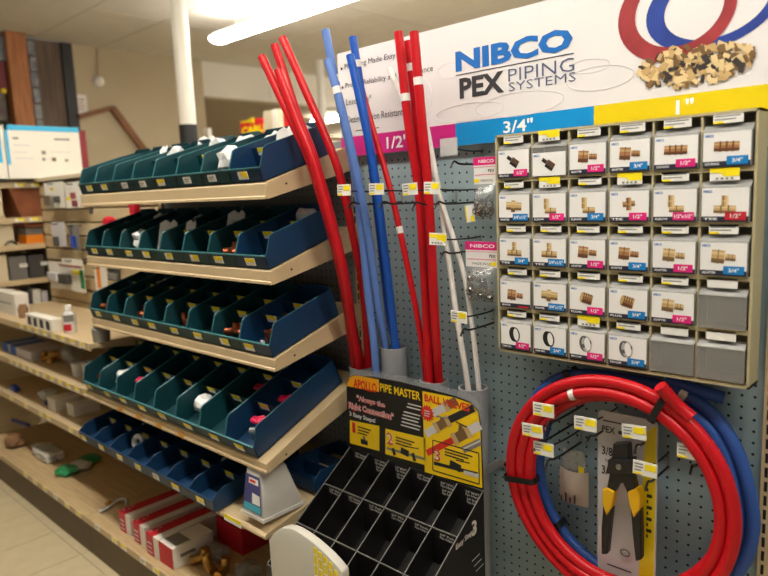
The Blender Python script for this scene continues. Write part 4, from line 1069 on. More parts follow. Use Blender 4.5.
# drawn pipes and valves
VM = ['text_black', 'tool_card', 'disp_red', 'print_brass_dk', 'grey_plastic', 'print_brass']
def dbar(mb, p, q, w_, mi, dy):
    mb = MB()
    a, b = dp(*p, dy), dp(*q, dy); d = (b-a).normalized(); n_ = Vector((-d.z, 0, d.x))*w_/2; mb.poly([a-n_, b-n_, b+n_, a+n_], 0); part('pictured_piece', mb, VM[mi], c)
for p_, q_, w_, m_, dy in (
        ((449, 420), (474, 408), .020, 0, .0010), ((426, 434), (437, 427), .022, 1, .0010), ((435, 428.4), (438.4, 426.4), .032, 5, .0012), ((438, 426.6), (446.5, 421.4), .026, 3, .0011), ((446, 421.8), (449.4, 419.8), .032, 5, .0012),
        ((441, 424), (442.5, 417.5), .012, 3, .0013), ((436.5, 416), (449, 418.6), .004, 4, .0014), ((433, 413.5), (445, 407), .022, 1, .0010), ((444.5, 407.2), (448.5, 405), .030, 5, .0012), ((448.5, 405), (457, 400.8), .024, 3, .0011),
        ((427, 453), (454, 439.5), .018, 2, .0010), ((453, 440), (457, 437.8), .034, 5, .0012), ((457, 437.8), (466.5, 432.4), .028, 3, .0011), ((466, 432.8), (470, 430.6), .034, 5, .0012), ((470, 430.6), (480.5, 424.8), .024, 1, .0010),
        ((460, 433), (461, 425), .012, 3, .0013), ((456, 421.5), (467, 427), .004, 0, .0014), ((463, 450), (481, 441.5), .018, 4, .0010), ((463, 449), (481, 440.5), .005, 1, .0012)):
    dbar(None, p_, q_, w_, m_, dy)
mb = None
dbar(mb, (434, 463), (478, 474), .010, 0, .0010); dbar(mb, (450, 463), (461, 469), .022, 0, .0012); dbar(mb, (456, 460), (470, 463), .003, 0, .0012); dbar(mb, (464, 472), (479, 476), .011, 1, .0012)
dbar(mb, (387, 448), (425, 459), .008, 4, .0010); dbar(mb, (401, 450), (409, 454), .020, 0, .0012); dbar(mb, (404, 446), (419, 448.5), .003, 0, .0012); dbar(mb, (393, 448), (395, 455), .012, 0, .0012); dbar(mb, (413, 453), (415, 461), .012, 0, .0012)
dbar(mb, (361, 441), (368, 443), .016, 0, .0012); dbar(mb, (364, 436), (365, 442), .010, 4, .0012)
mb = MB(); ce = dp(427.5, 413, .0018); pts = []
for k in range(28): r_ = .026 if k % 2 else .019; pts.append((ce.x+r_*math.cos(k*math.pi/14), Y-.0018, ce.z+r_*math.sin(k*math.pi/14)))
mb.poly(pts); part('red_starburst', mb, 'disp_red', c)
mb = MB()
for k in range(3): mb.box(ce.x-.010, ce.x+.010-.003*(k == 2), Y-.0026, Y-.0018, ce.z+.005-k*.007, ce.z+.0075-k*.007)
part('starburst_print', mb, 'tool_card', c)
# plastic film on the card top
mb = MB(); top_ = [dp(355, 373.5), dp(375, 375.2), dp(400, 379.5), dp(430, 387), dp(455, 393.5), dp(470, 399), dp(478, 408), dp(480, 416)]
for i in range(len(top_)-1):
    u, v = top_[i], top_[i+1]; z1 = .012; mb.poly([u+Vector((0, -.003, -.006)), v+Vector((0, -.003, -.006)), v+Vector((.003, .002, z1)), u+Vector((.003, .002, z1))])
part('clear_film', mb, 'bag_clear', c)
# compartments
tiers = [(-.147, .712), (-.262, .632), (-.377, .552), (-.492, .472)]
cwid = (dx1-dx0)/6
slope = Vector((0, tiers[1][0]-tiers[0][0], tiers[1][1]-tiers[0][1])).normalized()
body = MB()
for xx in (dx0, dx1-.003):
    body.prism([(xx, -.145, DECK), (xx, -.147, .712)]+[(xx, a, b) for a, b in tiers[1:]]+[(xx, -.492, DECK)], (.003, 0, 0))
body.box(dx0+.003, dx1-.003, -.492, -.489, DECK, .46); body.box(dx0, dx1, -.148, -.145, DECK, .712)
body.prism([(dx0+.003, -.15, .712-.10), (dx0+.003, -.489, .476-.10), (dx0+.003, -.489, .470-.10), (dx0+.003, -.15, .706-.10)], (dx1-dx0-.006, 0, 0))
part('carton_body', body, 'disp_black', t)
for k in range(7):
    x = dx0+k*cwid
    m_ = MB(); x_ = min(max(x, dx0+.0015), dx1-.0015)
    m_.prism([(x_-.001, -.15, .709), (x_-.001, -.49, .473), (x_-.001, -.49, .375), (x_-.001, -.15, .611)], (.002, 0, 0), 0)
    m_.prism([(x_-.0014, -.148, .7125), (x_-.0014, -.491, .4745), (x_-.0014, -.4915, .4725), (x_-.0014, -.1485, .7105)], (.0028, 0, 0), 1)
    part('divider', m_, ['disp_black', 'disp_edge'], t)
sizes = [['1/2" Sweat', '1/2" CPVC', '1/2" MNPT', '3/4" Sweat', '3/4" CPVC', '3/4" MNPT'], ['1/2" PEX', '1/2" Female', '1/2" Push', '3/4" PEX', '3/4" Female', '3/4" Push'], ['', '', '', '', '', '']]
for r_ in range(1, 4):
    ya, za = tiers[r_]; m_ = MB()
    m_.box(dx0+.003, dx1-.003, ya-.001, ya+.001, za-.095, za-.001, 0); m_.box(dx0+.003, dx1-.003, ya-.0016, ya+.0016, za-.001, za+.002, 1)
    part('row_wall', m_, ['disp_black', 'disp_edge'], t)
for r_ in range(3):
    ya, za = tiers[r_]
    for k in range(6):
        m_ = MB(); x = dx0+k*cwid+.030; y_ = ya-.004
        if not sizes[r_][k]: continue
        m_.text(sizes[r_][k], x, za-.011-.004*(r_ == 0), x+.046, za-.004-.004*(r_ == 0), y_, 0, .01)
        m_.text('Pipe Adapter', x+.0, za-.021-.004*(r_ == 0), x+.048, za-.013-.004*(r_ == 0), y_, 0, .01)
        if r_ == 0 and k in (1, 2, 4, 5): m_.text(['', '1/2" PVC', '1/2" FNPT', '', '3/4" PVC', '3/4" FNPT'][k], x+.004, za-.036, x+.042, za-.029, y_, 0, .01); m_.text('Pipe Adapter', x+.004, za-.046, x+.048, za-.038, y_, 0, .01)
        part('compartment_lettering', m_, 'disp_text', t)
# side lettering
m_ = MB(); X = dx1+.0012
def sp_(x, y): return px(x, y, X=X)
a, b = sp_(472, 537), sp_(482, 523)
part('side_lettering', MB().text_on('3', sp_(472, 537), (0, 1, 0), (0, 0, 1), .022, .042, 0, .03), 'disp_text', t)
part('side_lettering', MB().text_on('Easy Steps!', sp_(456, 552), (0, 1, .18), (0, 0, 1), .085, .020, 0, .03), 'disp_text', t)
for k in range(3): q = sp_(472+2*k, 562+5*k); part('side_line', MB().poly([q, q+Vector((0, .035, .006)), q+Vector((0, .035, .009)), q+Vector((0, 0, .003))]), 'disp_text', t)

# white rounded bin with striped sticker, standing in the aisle before the display
Y = -.56; a = px(270, 560, Y=Y); b = px(341, 560, Y=Y); zt = px(300, 533, Y=Y).z; ze = px(271, 541, Y=Y).z; zr = px(345, 566, Y=Y).z
t = thing('waste_bin', 'white round-topped plastic bin with yellow striped sticker before the black display', 'bin', ((a.x+b.x)/2, Y+.07, 0))
prof = [(a.x+.012, 0), (b.x-.012, 0), (b.x, zr-.03)]
for k in range(13):
    f = k/12; x = b.x+(a.x-b.x)*f
    prof.append((x, zr-.02+(zt-zr+.02)*min(1, (math.sin(min(1, f/.62)*math.pi/2))**.8) if f < .62 else zt-(zt-ze)*((f-.62)/.38)**2))
prof.append((a.x, ze-.02))
part('tub', MB().prism([(x, Y, z) for x, z in prof], (0, .025, 0)), 'tub_white', t, bevel=.004, smooth=True)
mb = MB(); xa_ = b.x-.098
arc = sorted((x, z) for x, z in prof if z > .1)
def arc_z(x): return float(np.interp(x, [q[0] for q in arc], [q[1] for q in arc]))
for k in range(5):
    u0 = xa_+.018*k; u1 = u0+.012; z1 = min(arc_z(u0), arc_z(u1))-.007; z0 = z1-.26
    mb.box(u0, u1, Y-.0015, Y, z0, z1, 1)
    for q in range(9): mb.box(u0, u1, Y-.0019, Y-.0014, z1-.02-.027*q, z1-.017-.027*q, 0)
part('striped_sticker', mb, ['tag_white', 'tag_yellow'], t)

# white tapered tub on the lowest shelf
zb = .553; x0, x1, y0, y1 = -.640, -.528, -.440, -.280
b0 = px(262, 519, Y=-.44)
t = thing('cleaner_tub', 'white tapered plastic tub with blue label on the lowest shelf end', 'tub', ((x0+x1)/2, (y0+y1)/2, zb))
H = .150; ix, iy0, iy1 = .018, .014, .050
mb = MB(); mb.hexa([(x0, y0, zb), (x1, y0, zb), (x1, y1, zb), (x0, y1, zb), (x0+ix, y0+iy0, zb+H), (x1-ix, y0+iy0, zb+H), (x1-ix, y1-iy1, zb+H), (x0+ix, y1-iy1, zb+H)])
part('tub_body', mb, 'pot_white', t, bevel=.012, smooth=True)
part('neck', MB().lathe([(.024, zb+H-.002), (.024, zb+H+.012), (.020, zb+H+.016), (.0, zb+H+.016)], ((x0+x1)/2, (y0+y1)/2-.015, 0), 20), 'pot_white', t, smooth=True)
part('foot_rim', MB().box(x0-.002, x1+.002, y0-.002, y1+.002, zb-.004, zb+.006), 'pot_white', t)
def fpt(u, v, o=.0015): z = zb+H*v; yy = y0+iy0*v-o; xl, xr_ = x0+ix*v, x1-ix*v; return (xl+(xr_-xl)*u, yy, z)
mb = MB(); mb.poly([fpt(.06, .10), fpt(.95, .10), fpt(.95, .86), fpt(.08, .86)], 0); mb.poly([fpt(.1, .12, .002), fpt(.92, .12, .002), fpt(.92, .26, .002), fpt(.1, .26, .002)], 1); mb.poly([fpt(.5, .28, .002), fpt(.9, .28, .002), fpt(.9, .48, .002), fpt(.5, .5, .002)], 2)
mb.poly([fpt(.3, .68, .002), fpt(.85, .68, .002), fpt(.85, .80, .002), fpt(.3, .80, .002)], 2); mb.poly([fpt(.36, .71, .0025), fpt(.7, .71, .0025), fpt(.7, .77, .0025), fpt(.36, .77, .0025)], 3)
part('blue_label', mb, ['pot_label', 'pot_cyan', 'text_white', 'disp_red'], t)

# ================================================================== LEFT SECTION: FLAT SHELVES AND THEIR GOODS
def flat_shelf(x0, x1, yf, z, label, xs, cat='shelf', yb=-.004):
    t = thing('flat_shelf', label, cat, ((x0+x1)/2, yf/2, z-.03), 'flat tan shelves')
    part('deck_plate', MB().box(x0, x1, yf, yb, z-.02, z), 'steel_tan', t)
    part('front_lip', MB().box(x0, x1, yf-.006, yf, z-.030, z+.001), 'steel_tan', t)
    for x in (x0, x1-.004): part('bracket', MB().prism([(x, yf+.03, z-.022), (x, -.014, z-.07), (x, -.014, z-.02), (x, yf+.03, z-.018)], (.004, 0, 0)), 'steel_tan', t)
    tags(t, xs, yf-.007, z-.012, [TAG_Y, TAG_Y, TAG_H])
    return t
SA, SB, SC = .932, .715, .500; YS = -.40
flat_shelf(XU[0]+.0, XU[1]+.045, YS, SA, 'tan flat shelf with yellow tags holding the white bottle', [-2.55+.105*k for k in range(8)])
flat_shelf(XU[0]+.0, XU[1]-.006, YS, SB, 'tan flat shelf with yellow tags, middle of three at left', [-2.78+.095*k for k in range(11)])
flat_shelf(XU[0]+.0, XU[1]-.006, YS, SC, 'tan flat shelf with few tags, lowest of three at left', [-2.85, -2.63, -2.42, -2.32, -2.05])
# shelf on the top of the fixture and the end unit facing the aisle
mb = MB(); mb.box(-3.75, XU[1], -.02, .42, ZT, ZT+.02)
o = one('top_board', mb, 'cream_box', 'cream top board over the slatted wall carrying the blue and white carton', 'shelf')
XN = -3.262
def end_shelf(z, d, label, tagy=()):
    t = thing('end_shelf', label, 'shelf', (XN-d/2, -.5, z-.03), 'end unit shelves')
    part('deck_plate', MB().box(XN-d, XN, -.95, .0, z-.02, z), 'steel_tan', t)
    part('front_lip', MB().box(XN, XN+.006, -.95, .0, z-.028, z+.004), 'steel_tan', t)
    for y_ in tagy:
        o = link('price_label', TAG_H, t, Vector((XN+.008, y_, z-.012))-t.location); o.rotation_euler.z = math.pi/2
    return t
end_shelf(1.655, .38, 'tan end unit shelf directly under the blue and white carton', [-.02, -.11])
end_shelf(1.450, .012, 'narrow tan rail shelf crossing the cardboard bin', [-.05, -.13])
end_shelf(1.290, .38, 'tan end unit shelf under the cardboard bin and yellow pack')
end_shelf(1.080, .38, 'tan end unit shelf under the grey plastic bins')
end_shelf(.875, .38, 'lowest tan end unit shelf with pale boxes')
mb = MB(); mb.box(XN-.40, XN-.385, -.95, 0, 0, 1.66); struct('wall_end_unit', mb, 'slat_tan')
def xbox(x0p, y0p, x1p, y1p, X, depth, m_, name, label, cat, z=None, group=None, **kw):
    """a box whose front faces +X, outlined in the photograph"""
    a, b = px(x0p, (y0p+y1p)/2, X=X), px(x1p, (y0p+y1p)/2, X=X); t_, u = px((x0p+x1p)/2, y0p, X=X), px((x0p+x1p)/2, y1p, X=X)
    zb_ = u.z if z is None else z
    return one(name, MB().box(X-depth, X, a.y, b.y, zb_, zb_+(t_.z-u.z)), m_, label, cat, group, **kw)
# the big blue and white carton
X = -3.2; zb = ZT+.02; a = px(6.5, 150, X=X); b = px(80.5, 150, X=X); zt = px(40, 126, X=X).z
t = thing('carton', 'large white carton with blue edge on the top board at far left', 'carton', (X-.12, (a.y+b.y)/2, zb))
part('box', MB().box(X-.24, X, a.y, b.y, zb, zt), 'box_white', t)
mb = MB(); mb.box(X, X+.0012, a.y, b.y, zt-.03, zt-.0005, 0); mb.box(X, X+.0012, a.y, a.y+.016, zb+.08, zt, 0)
part('blue_edge', mb, 'box_cyan', t)
mb = MB()
for (yy, zz, w_, h_, mi) in ((.04, .045, .03, .012, 0), (.27, .045, .09, .010, 0), (.04, .085, .09, .006, 1), (.04, .125, .07, .005, 1), (.04, .16, .10, .005, 1), (.2, .16, .05, .004, 1), (.19, .125, .022, .022, 0), (.19, .165, .016, .018, 0), (.245, .165, .024, .022, 2), (.32, .170, .02, .016, 0), (.24, .12, .12, .005, 1)):
    part('printed_mark', MB().box(X, X+.0012, a.y+yy, a.y+yy+w_, zt-.03-zz-h_/2, zt-.03-zz+h_/2), ['grey_plastic', 'tool_card', 'print_brass_dk'][mi], t)
t2 = thing('carton', 'blue and white carton end at the left picture edge beside the large carton', 'carton', (X-.1, a.y-.1, zb))
part('box', MB().box(X-.2, X-.01, a.y-.30, a.y-.004, zb, zt-.004), 'box_cyan', t2)
part('white_edge', MB().box(X-.01, X-.009, a.y-.022, a.y-.004, zb, zt-.004), 'box_white', t2)
part('lower_panel', MB().box(X-.01, X-.009, a.y-.30, a.y-.022, zb, zb+.09), 'box_white', t2)
one('maroon_box', MB().box(X-.26, X-.03, b.y+.002, b.y+.056, zb, zt-.012), 'box_maroon', 'narrow maroon box standing against the large white carton', 'box', bevel=.002)
# goods on the end unit
zc = 1.29; X = XN-.02
a = px(8, 186, X=X); b = px(42, 186, X=X); c_ = px(26, 227, X=X); d_ = px(42, 227, X=X)
mb = MB(); zt = 1.632; mb.hexa([(X-.28, c_.y, zc+.10), (X, c_.y, zc+.10), (X, d_.y+.01, zc+.10), (X-.28, d_.y+.01, zc+.10), (X-.28, a.y, zt), (X, a.y, zt), (X, b.y+.01, zt), (X-.28, b.y+.01, zt)])
one('cardboard_bin', mb, 'cardboard', 'brown tapered cardboard bin on the end unit', 'bin', bevel=.004)
one('yellow_pack', MB().box(X-.16, X-.02, c_.y+.0, d_.y+.02, zc, zc+.055), 'orange', 'yellow-orange pack under the brown cardboard bin', 'pack', bevel=.003)
one('grey_pack', MB().box(X-.16, X-.02, c_.y+.005, d_.y+.02, zc+.056, zc+.099), 'grey_plastic', 'grey pack lying on the yellow-orange pack', 'pack', bevel=.003)
y_ = px(0, 200, X=X).y
for (x0p, x1p, zz, hh, lab) in ((-14, 6.5, 1.46, .17, 'cream carton left of the brown cardboard bin, under the top shelf'), (-14, 14, 1.29, .13, 'cream carton left of the yellow-orange pack')):
    a, b = px(x0p, 230, X=X), px(x1p, 230, X=X)
    one('cream_carton', MB().box(X-.2, X-.01, a.y, b.y, zz, zz+hh), 'cream_box', lab, 'carton', 'cream cartons on the end unit', bevel=.003)
a = px(10, 238, X=X)
one('wire_handle', MB().tube([(X, a.y-.035+.07*k/8, 1.292+.026*math.sin(math.pi*k/8)) for k in range(9)], .005, 8), 'dark_grey', 'dark curved handle in front of the cream carton', 'handle', smooth=True)
for (x0p, x1p, lab, m_) in ((9, 28, 'left grey plastic bin on the end unit', 'grey_bin'), (29, 51, 'right grey plastic bin on the end unit beside the slatted wall', 'dark_grey')):
    a, b = px(x0p, 265, X=X), px(x1p, 265, X=X)
    g = thing('grey_bin', lab, 'bin', (X-.1, (a.y+b.y)/2, 1.08), 'grey bins on the end unit')
    part('body', MB().box(X-.22, X-.01, a.y+.004, min(b.y-.002, -.004), 1.08, 1.222), m_, g, bevel=.006)
    o = link('price_label', TAG_W, g, Vector((X-.008, (a.y+b.y)/2+.03, 1.165))-g.location); o.rotation_euler.z = math.pi/2
a, b = px(-8, 265, X=X), px(8, 265, X=X)
one('pale_carton', MB().box(X-.2, X-.01, a.y, b.y, 1.08, 1.24), 'cream_box', 'pale carton left of the grey plastic bins', 'carton', bevel=.003)
for k, (x0p, x1p, hh, m_, lab) in enumerate(((22, 27, .11, 'box_white', 'slim white pack'), (28.5, 32.5, .12, 'dark_grey', 'slim dark pack'), (34, 42, .115, 'box_white', 'white pack'), (43, 49, .10, 'tool_card', 'pale grey pack'))):
    a, b = px(x0p, 300, X=X), px(x1p, 300, X=X)
    one('upright_pack', MB().box(X-.12, X-.01, a.y, b.y, .875, .875+hh+.02), m_, lab + ' standing on the lowest end unit shelf', 'pack', 'packs on the lowest end unit shelf', bevel=.002)
for k, (x0p, x1p) in enumerate(((-6, 6), (8, 20))):
    a, b = px(x0p, 290, X=X), px(x1p, 290, X=X)
    one('dark_pack', MB().box(X-.14, X-.02, a.y, b.y, .875, .875+.15), 'dark_grey' if k == 0 else 'cream_box', ['dark pack at the left picture edge above the white carton', 'cream pack behind the white carton on the flat shelf'][k], 'pack', bevel=.002)

# goods hanging on the slatted wall
def ybox(x0p, y0p, x1p, y1p, Y, depth, z=None):
    a, b = px(x0p, (y0p+y1p)/2, Y=Y), px(x1p, (y0p+y1p)/2, Y=Y); t_, u = px((x0p+x1p)/2, y0p, Y=Y), px((x0p+x1p)/2, y1p, Y=Y)
    zb_ = u.z if z is None else z
    return a.x, b.x, Y, Y+depth, zb_, zb_+t_.z-u.z
def blister(name, quad, label, card_m, deco, cat='pack', Y=-.045):
    x0, x1, y0, y1, z0, z1 = ybox(*quad, Y, .004)
    t = thing(name, label, cat, ((x0+x1)/2, Y, z0), 'packs on the slatted wall')
    part('card', MB().box(x0, x1, y0, y1, z0, z1), card_m, t)
    part('hanger', MB().tube([((x0+x1)/2, -.001, z1-.012), ((x0+x1)/2, Y-.03, z1-.010), ((x0+x1)/2, Y-.034, z1-.002)], .003, 6), 'wire_dark', t)
    for (u0, v0, u1, v1, dd, m_, nm) in deco:
        part(nm, MB().box(x0+(x1-x0)*u0, x0+(x1-x0)*u1, y0-dd, y0, z0+(z1-z0)*v0, z0+(z1-z0)*v1), m_, t, bevel=min(dd*.3, .004) if dd > .003 else 0)
    return t
blister('blister_pack', (45, 182, 64, 208), 'white blister pack hanging under the top board, left of two', 'box_white', [(.1, .1, .45, .5, .02, 'steel', 'metal_part'), (.3, .7, .5, .78, .001, 'tag_yellow', 'sticker'), (.62, .2, .8, .45, .02, 'dark_grey', 'dark_part')])
blister('blister_pack', (65.5, 182, 82, 208), 'white blister pack with pink print hanging under the top board, right of two', 'box_white', [(.3, .35, .62, .6, .001, 'print_red', 'pink_print'), (.55, .05, .7, .3, .02, 'stock_dark_red', 'red_part'), (.05, .3, .25, .45, .001, 'tag_yellow', 'sticker')])
blister('blister_pack', (52, 222, 65, 246), 'pale narrow pack on the slatted wall below the blister packs', 'tool_card', [(.25, .0, .5, .4, .018, 'dark_grey', 'dark_part')])
blister('blister_pack', (70, 224, 79, 250), 'slim pack of blue handled tools on the slatted wall', 'grey_plastic', [(.35, .1, .65, .55, .02, 'blue_plastic', 'blue_handle'), (.1, .5, .35, .95, .015, 'steel', 'steel_blade')])
blister('blister_pack', (50, 263, 84, 290), 'wide white pack with pink stripe and green edge on the slatted wall', 'box_white', [(.35, .86, .98, .93, .001, 'print_red', 'pink_stripe'), (.9, .15, 1.0, .8, .002, 'green_bag', 'green_edge'), (.4, .25, .65, .6, .03, 'dark_grey', 'dark_part'), (.7, .62, .92, .78, .001, 'tag_yellow', 'yellow_sticker'), (.02, .3, .3, .6, .02, 'tool_card', 'pale_part')])
blister('blister_pack', (62, 259, 82, 267), 'white header card with pink line above the wide pack', 'box_white', [(.0, .05, 1.0, .2, .001, 'print_red', 'pink_line')], Y=-.085)
blister('blister_pack', (95.5, 266, 107, 300), 'tall white pack with orange bar left of the second bin row', 'box_white', [(.2, .35, .5, .98, .001, 'orange', 'orange_bar')])
blister('blister_pack', (108.5, 268, 120, 281), 'dark grey pack beside the white pack with orange bar', 'dark_grey', [(.1, .1, .9, .6, .012, 'grey_plastic', 'grey_part')])
p = px(92, 208, Y=-.06); t = thing('chrome_faucet', 'small chrome faucet hanging on the slatted wall under the top bin row', 'faucet', p-Vector((0, 0, .03)))
part('body', MB().tube(spline([p+Vector((-.035, .055, .012)), p+Vector((-.01, 0, .010)), p+Vector((.02, 0, .012)), p+Vector((.036, 0, .004))], 4), .009, 9), 'steel', t, smooth=True)
part('spout', MB().tube([p+Vector((-.005, 0, .010)), p+Vector((-.008, -.005, -.03))], .010, 9), 'dark_grey', t, smooth=True)
p = px(110, 222, Y=-.08)
one('red_ball_plug', MB().lathe([(0, .03), (.02, .028), (.028, .014), (.026, -.012), (.012, -.02), (.010, -.07)], p, 18, ax=(.3, -1, 0), ux=Vector((1, .3, 0)).normalized()), 'red_plastic', 'round red plug on the slatted wall left of the red paddle', 'plug', smooth=True)
p = px(131, 213, Y=-.06)
t = thing('red_paddle_tool', 'bright red plastic paddle hanging behind the second bin row', 'tool', p-Vector((0, 0, .07)))
part('paddle', MB().prism([p+Vector((u, 0, v)) for u, v in ((-.03, .058), (.045, .058), (.040, .0), (.03, -.05), (-.012, -.05), (-.018, .0))], (0, .03, 0)), 'red_plastic', t, bevel=.006)
part('peg', MB().tube([p+Vector((.01, .03, .03)), p+Vector((.01, .060, .03))], .006, 8), 'dark_grey', t)
# goods on the flat shelves
def on_shelf(x, y, Z): return px(x, y, Z=Z)
p = on_shelf(8, 322, SA); a, b = px(-6, 312, Y=-.34), px(16, 312, Y=-.34); zt = px(10, 295, Y=-.34).z
t = thing('white_carton', 'white open carton on the upper flat shelf at the picture edge', 'carton', ((a.x+b.x)/2, -.29, SA))
part('box', MB().box(a.x, b.x, -.34, -.27, SA, SA+.12), 'box_white', t, bevel=.002)
part('printed_line', MB().box(a.x+.02, b.x-.06, -.341, -.34, SA+.06, SA+.066), 'grey_plastic', t)
p = on_shelf(20, 318, SA); one('small_jar', MB().lathe([(0, 0), (.024, 0), (.026, .05), (.018, .06), (.018, .07), (0, .07)], p+Vector((.0, .02, 0)), 16), 'brown_root', 'small brown jar beside the white open carton', 'jar', smooth=True)
p = on_shelf(40, 329, SA); a = px(26, 322, Y=p.y); b = px(51, 322, Y=p.y)
t = thing('coupling_pack', 'white pack of couplings with dark openings on the upper flat shelf', 'pack', p)
part('box', MB().box(a.x, b.x, p.y, p.y+.05, SA, SA+.060), 'box_white', t, bevel=.003)
for k in range(4):
    xx = a.x+(b.x-a.x)*(.1+.22*k) if k < 2 else a.x+(b.x-a.x)*(.1+.235*k)
    part('opening', MB().box(xx, xx+(b.x-a.x)*.12, p.y-.001, p.y+.001, SA+.008, SA+.048), 'dark_grey', t)
p = on_shelf(71, 333, SA); t = thing('glue_bottle', 'white bottle with red label and cap on the upper flat shelf', 'bottle', p)
s_ = 1.0
part('bottle', MB().lathe([(0, 0), (.026, 0), (.028, .006), (.028, .085), (.022, .098), (.014, .102), (.014, .108)], p, 22), 'pot_white', t, smooth=True)
part('cap', MB().lathe([(.016, .104), (.016, .128), (.013, .132), (0, .132)], p, 18), 'box_white', t, smooth=True)
lb_ = MB(); vs = []
for k in range(9):
    an = math.radians(-95+k*14); vs += [(p.x+.0286*math.cos(an), p.y+.0286*math.sin(an), p.z+z) for z in (.015, .045)]
lb_.add(vs, [(2*k, 2*k+2, 2*k+3, 2*k+1) for k in range(6)]); part('red_label', lb_, 'red_plastic', t)
vs = [(x, y, z+.042) for x, y, z in vs]; l2 = MB(); l2.add(vs, [(2*k, 2*k+2, 2*k+3, 2*k+1) for k in range(1, 8)]); part('grey_label', l2, 'grey_plastic', t)
p = on_shelf(102, 341, SA); one('grey_cup', MB().lathe([(0, 0), (.034, 0), (.037, .055), (.030, .06), (.026, .085), (.0, .085)], p, 20), 'grey_plastic', 'grey plastic cup at the right end of the upper flat shelf', 'cup', smooth=True)
# middle flat shelf
p = on_shelf(17, 356, SB); a = px(3, 350, Y=p.y); b = px(30, 350, Y=p.y)
t = thing('blue_box', 'long white box with blue end bands on the middle flat shelf', 'box', p)
part('box', MB().box(a.x, b.x, p.y, p.y+.16, SB, SB+.05), 'tool_card', t, bevel=.002)
for f in (.02, .3): part('blue_band', MB().box(a.x+(b.x-a.x)*f, a.x+(b.x-a.x)*(f+.2), p.y-.001, p.y+.161, SB+.001, SB+.051), 'box_blue', t)
p = on_shelf(60, 371, SB); one('poly_sack', crumple(p+Vector((0, .06, 0)), .055, .05, .060, 77), 'bag_clear', 'tall crumpled clear bag on the middle flat shelf', 'plastic bag')
for k in range(2):
    p = on_shelf(71+9*k, 377-1*k, SB); one('white_cup', MB().lathe([(0, 0), (.024, 0), (.029, .062), (.026, .062), (.022, .008)], p+Vector((0, .035, 0)), 18), 'paper_white', ['white cup beside the clear bag on the middle flat shelf', 'white cup nearest the bins on the middle flat shelf'][k], 'cup', 'white cups', smooth=True)
for k in range(5):
    p = on_shelf(34+4.5*k, 362+1.5*(k % 3), SB); mb = MB(); copper_elbow(mb, p+Vector((0, .05, .002)), .014, k*1.1)
    one('brass_elbow', mb, 'brass', 'brass elbow on the middle flat shelf, %s of five from the left' % ORD[k], 'pipe fitting', 'brass elbows on the middle flat shelf', smooth=True)
# lowest flat shelf
for k, (x, y, w_, h_, lab) in enumerate(((52, 411, .10, .065, 'white carton left of two on the lowest flat shelf'), (71, 416, .085, .06, 'white carton right of two on the lowest flat shelf'))):
    p = on_shelf(x, y, SC); one('small_carton', MB().box(p.x-w_/2, p.x+w_/2, p.y, p.y+.13, SC, SC+h_), 'box_white', lab, 'carton', 'white cartons on the lowest flat shelf', bevel=.003)
p = on_shelf(37, 402, SC); one('poly_sack', crumple(p+Vector((0, .06, 0)), .05, .05, .03, 31), 'poly_bag', 'small white bag beside the cartons on the lowest flat shelf', 'plastic bag')
p = on_shelf(8, 392, SC); one('blue_clip', MB().prism([p+Vector((u, .02, v)) for u, v in ((-.04, .0), (.03, .0), (.06, .012), (.02, .03), (-.02, .034))], (0, .03, 0)), 'blue_plastic', 'blue plastic clip at the left end of the lowest flat shelf', 'clip', bevel=.003)
p = on_shelf(49, 405, SC); one('dark_fitting', MB().tube(spline([p+Vector((-.02, .0, .012)), p+Vector((0, -.01, .014)), p+Vector((.02, -.01, .012))], 4), .011, 9), 'purple_blue', 'small dark fitting before the cartons on the lowest flat shelf', 'pipe fitting', smooth=True)

# ---- goods on the base deck
p = px(8, 449, Z=DECK); one('brown_bulb', crumple(p+Vector((0, .04, 0)), .055, .05, .035, 5), 'brown_root', 'brown rounded fitting at the left end of the base deck', 'pipe fitting', smooth=True)
p = px(2, 432, Z=DECK); one('purple_tube', MB().tube([p+Vector((-.12, .10, .02)), p+Vector((.07, .13, .02))], .012, 10), 'purple_blue', 'violet blue tube lying at the back left of the base deck', 'tube', smooth=True)
p = px(38, 461, Z=DECK); t = thing('bagged_carton', 'white carton in a clear bag lying on the base deck', 'carton', p)
part('box', MB().box(p.x-.10, p.x+.10, p.y+.01, p.y+.10, DECK+.004, DECK+.045), 'box_white', t, bevel=.004)
part('clear_wrap', crumple(p+Vector((-.03, .06, 0)), .15, .07, .032, 12), 'bag_clear', t)
for k, (x, y, m_, lab) in enumerate(((58, 477, 'green_bag', 'green plastic pack lying on the base deck'), (70, 473, 'poly_bag', 'white plastic pack overlapping the green one on the base deck'), (80, 466, 'green_bag', 'second green plastic pack, behind the white one on the base deck'))):
    p = px(x, y, Z=DECK); one('plastic_pack', crumple(p+Vector((0, .05, 0)), .06, .055, .022, 40+k), m_, lab, 'plastic pack', 'soft packs on the base deck')
p = px(103, 511, Z=DECK); t = thing('metal_spout', 'bent metal spout lying on the base deck left of the red cartons', 'faucet', p)
part('spout', MB().tube(spline([p+Vector((.01, -.02, .008)), p+Vector((.02, .02, .016)), p+Vector((.03, .06, .040)), p+Vector((.06, .08, .040)), p+Vector((.075, .075, .022))], 5), .007, 9), 'steel', t, smooth=True)
part('brass_end', MB().tube([p+Vector((-.03, .035, .014)), p+Vector((-.005, .04, .014))], .014, 12), 'brass', t, smooth=True)
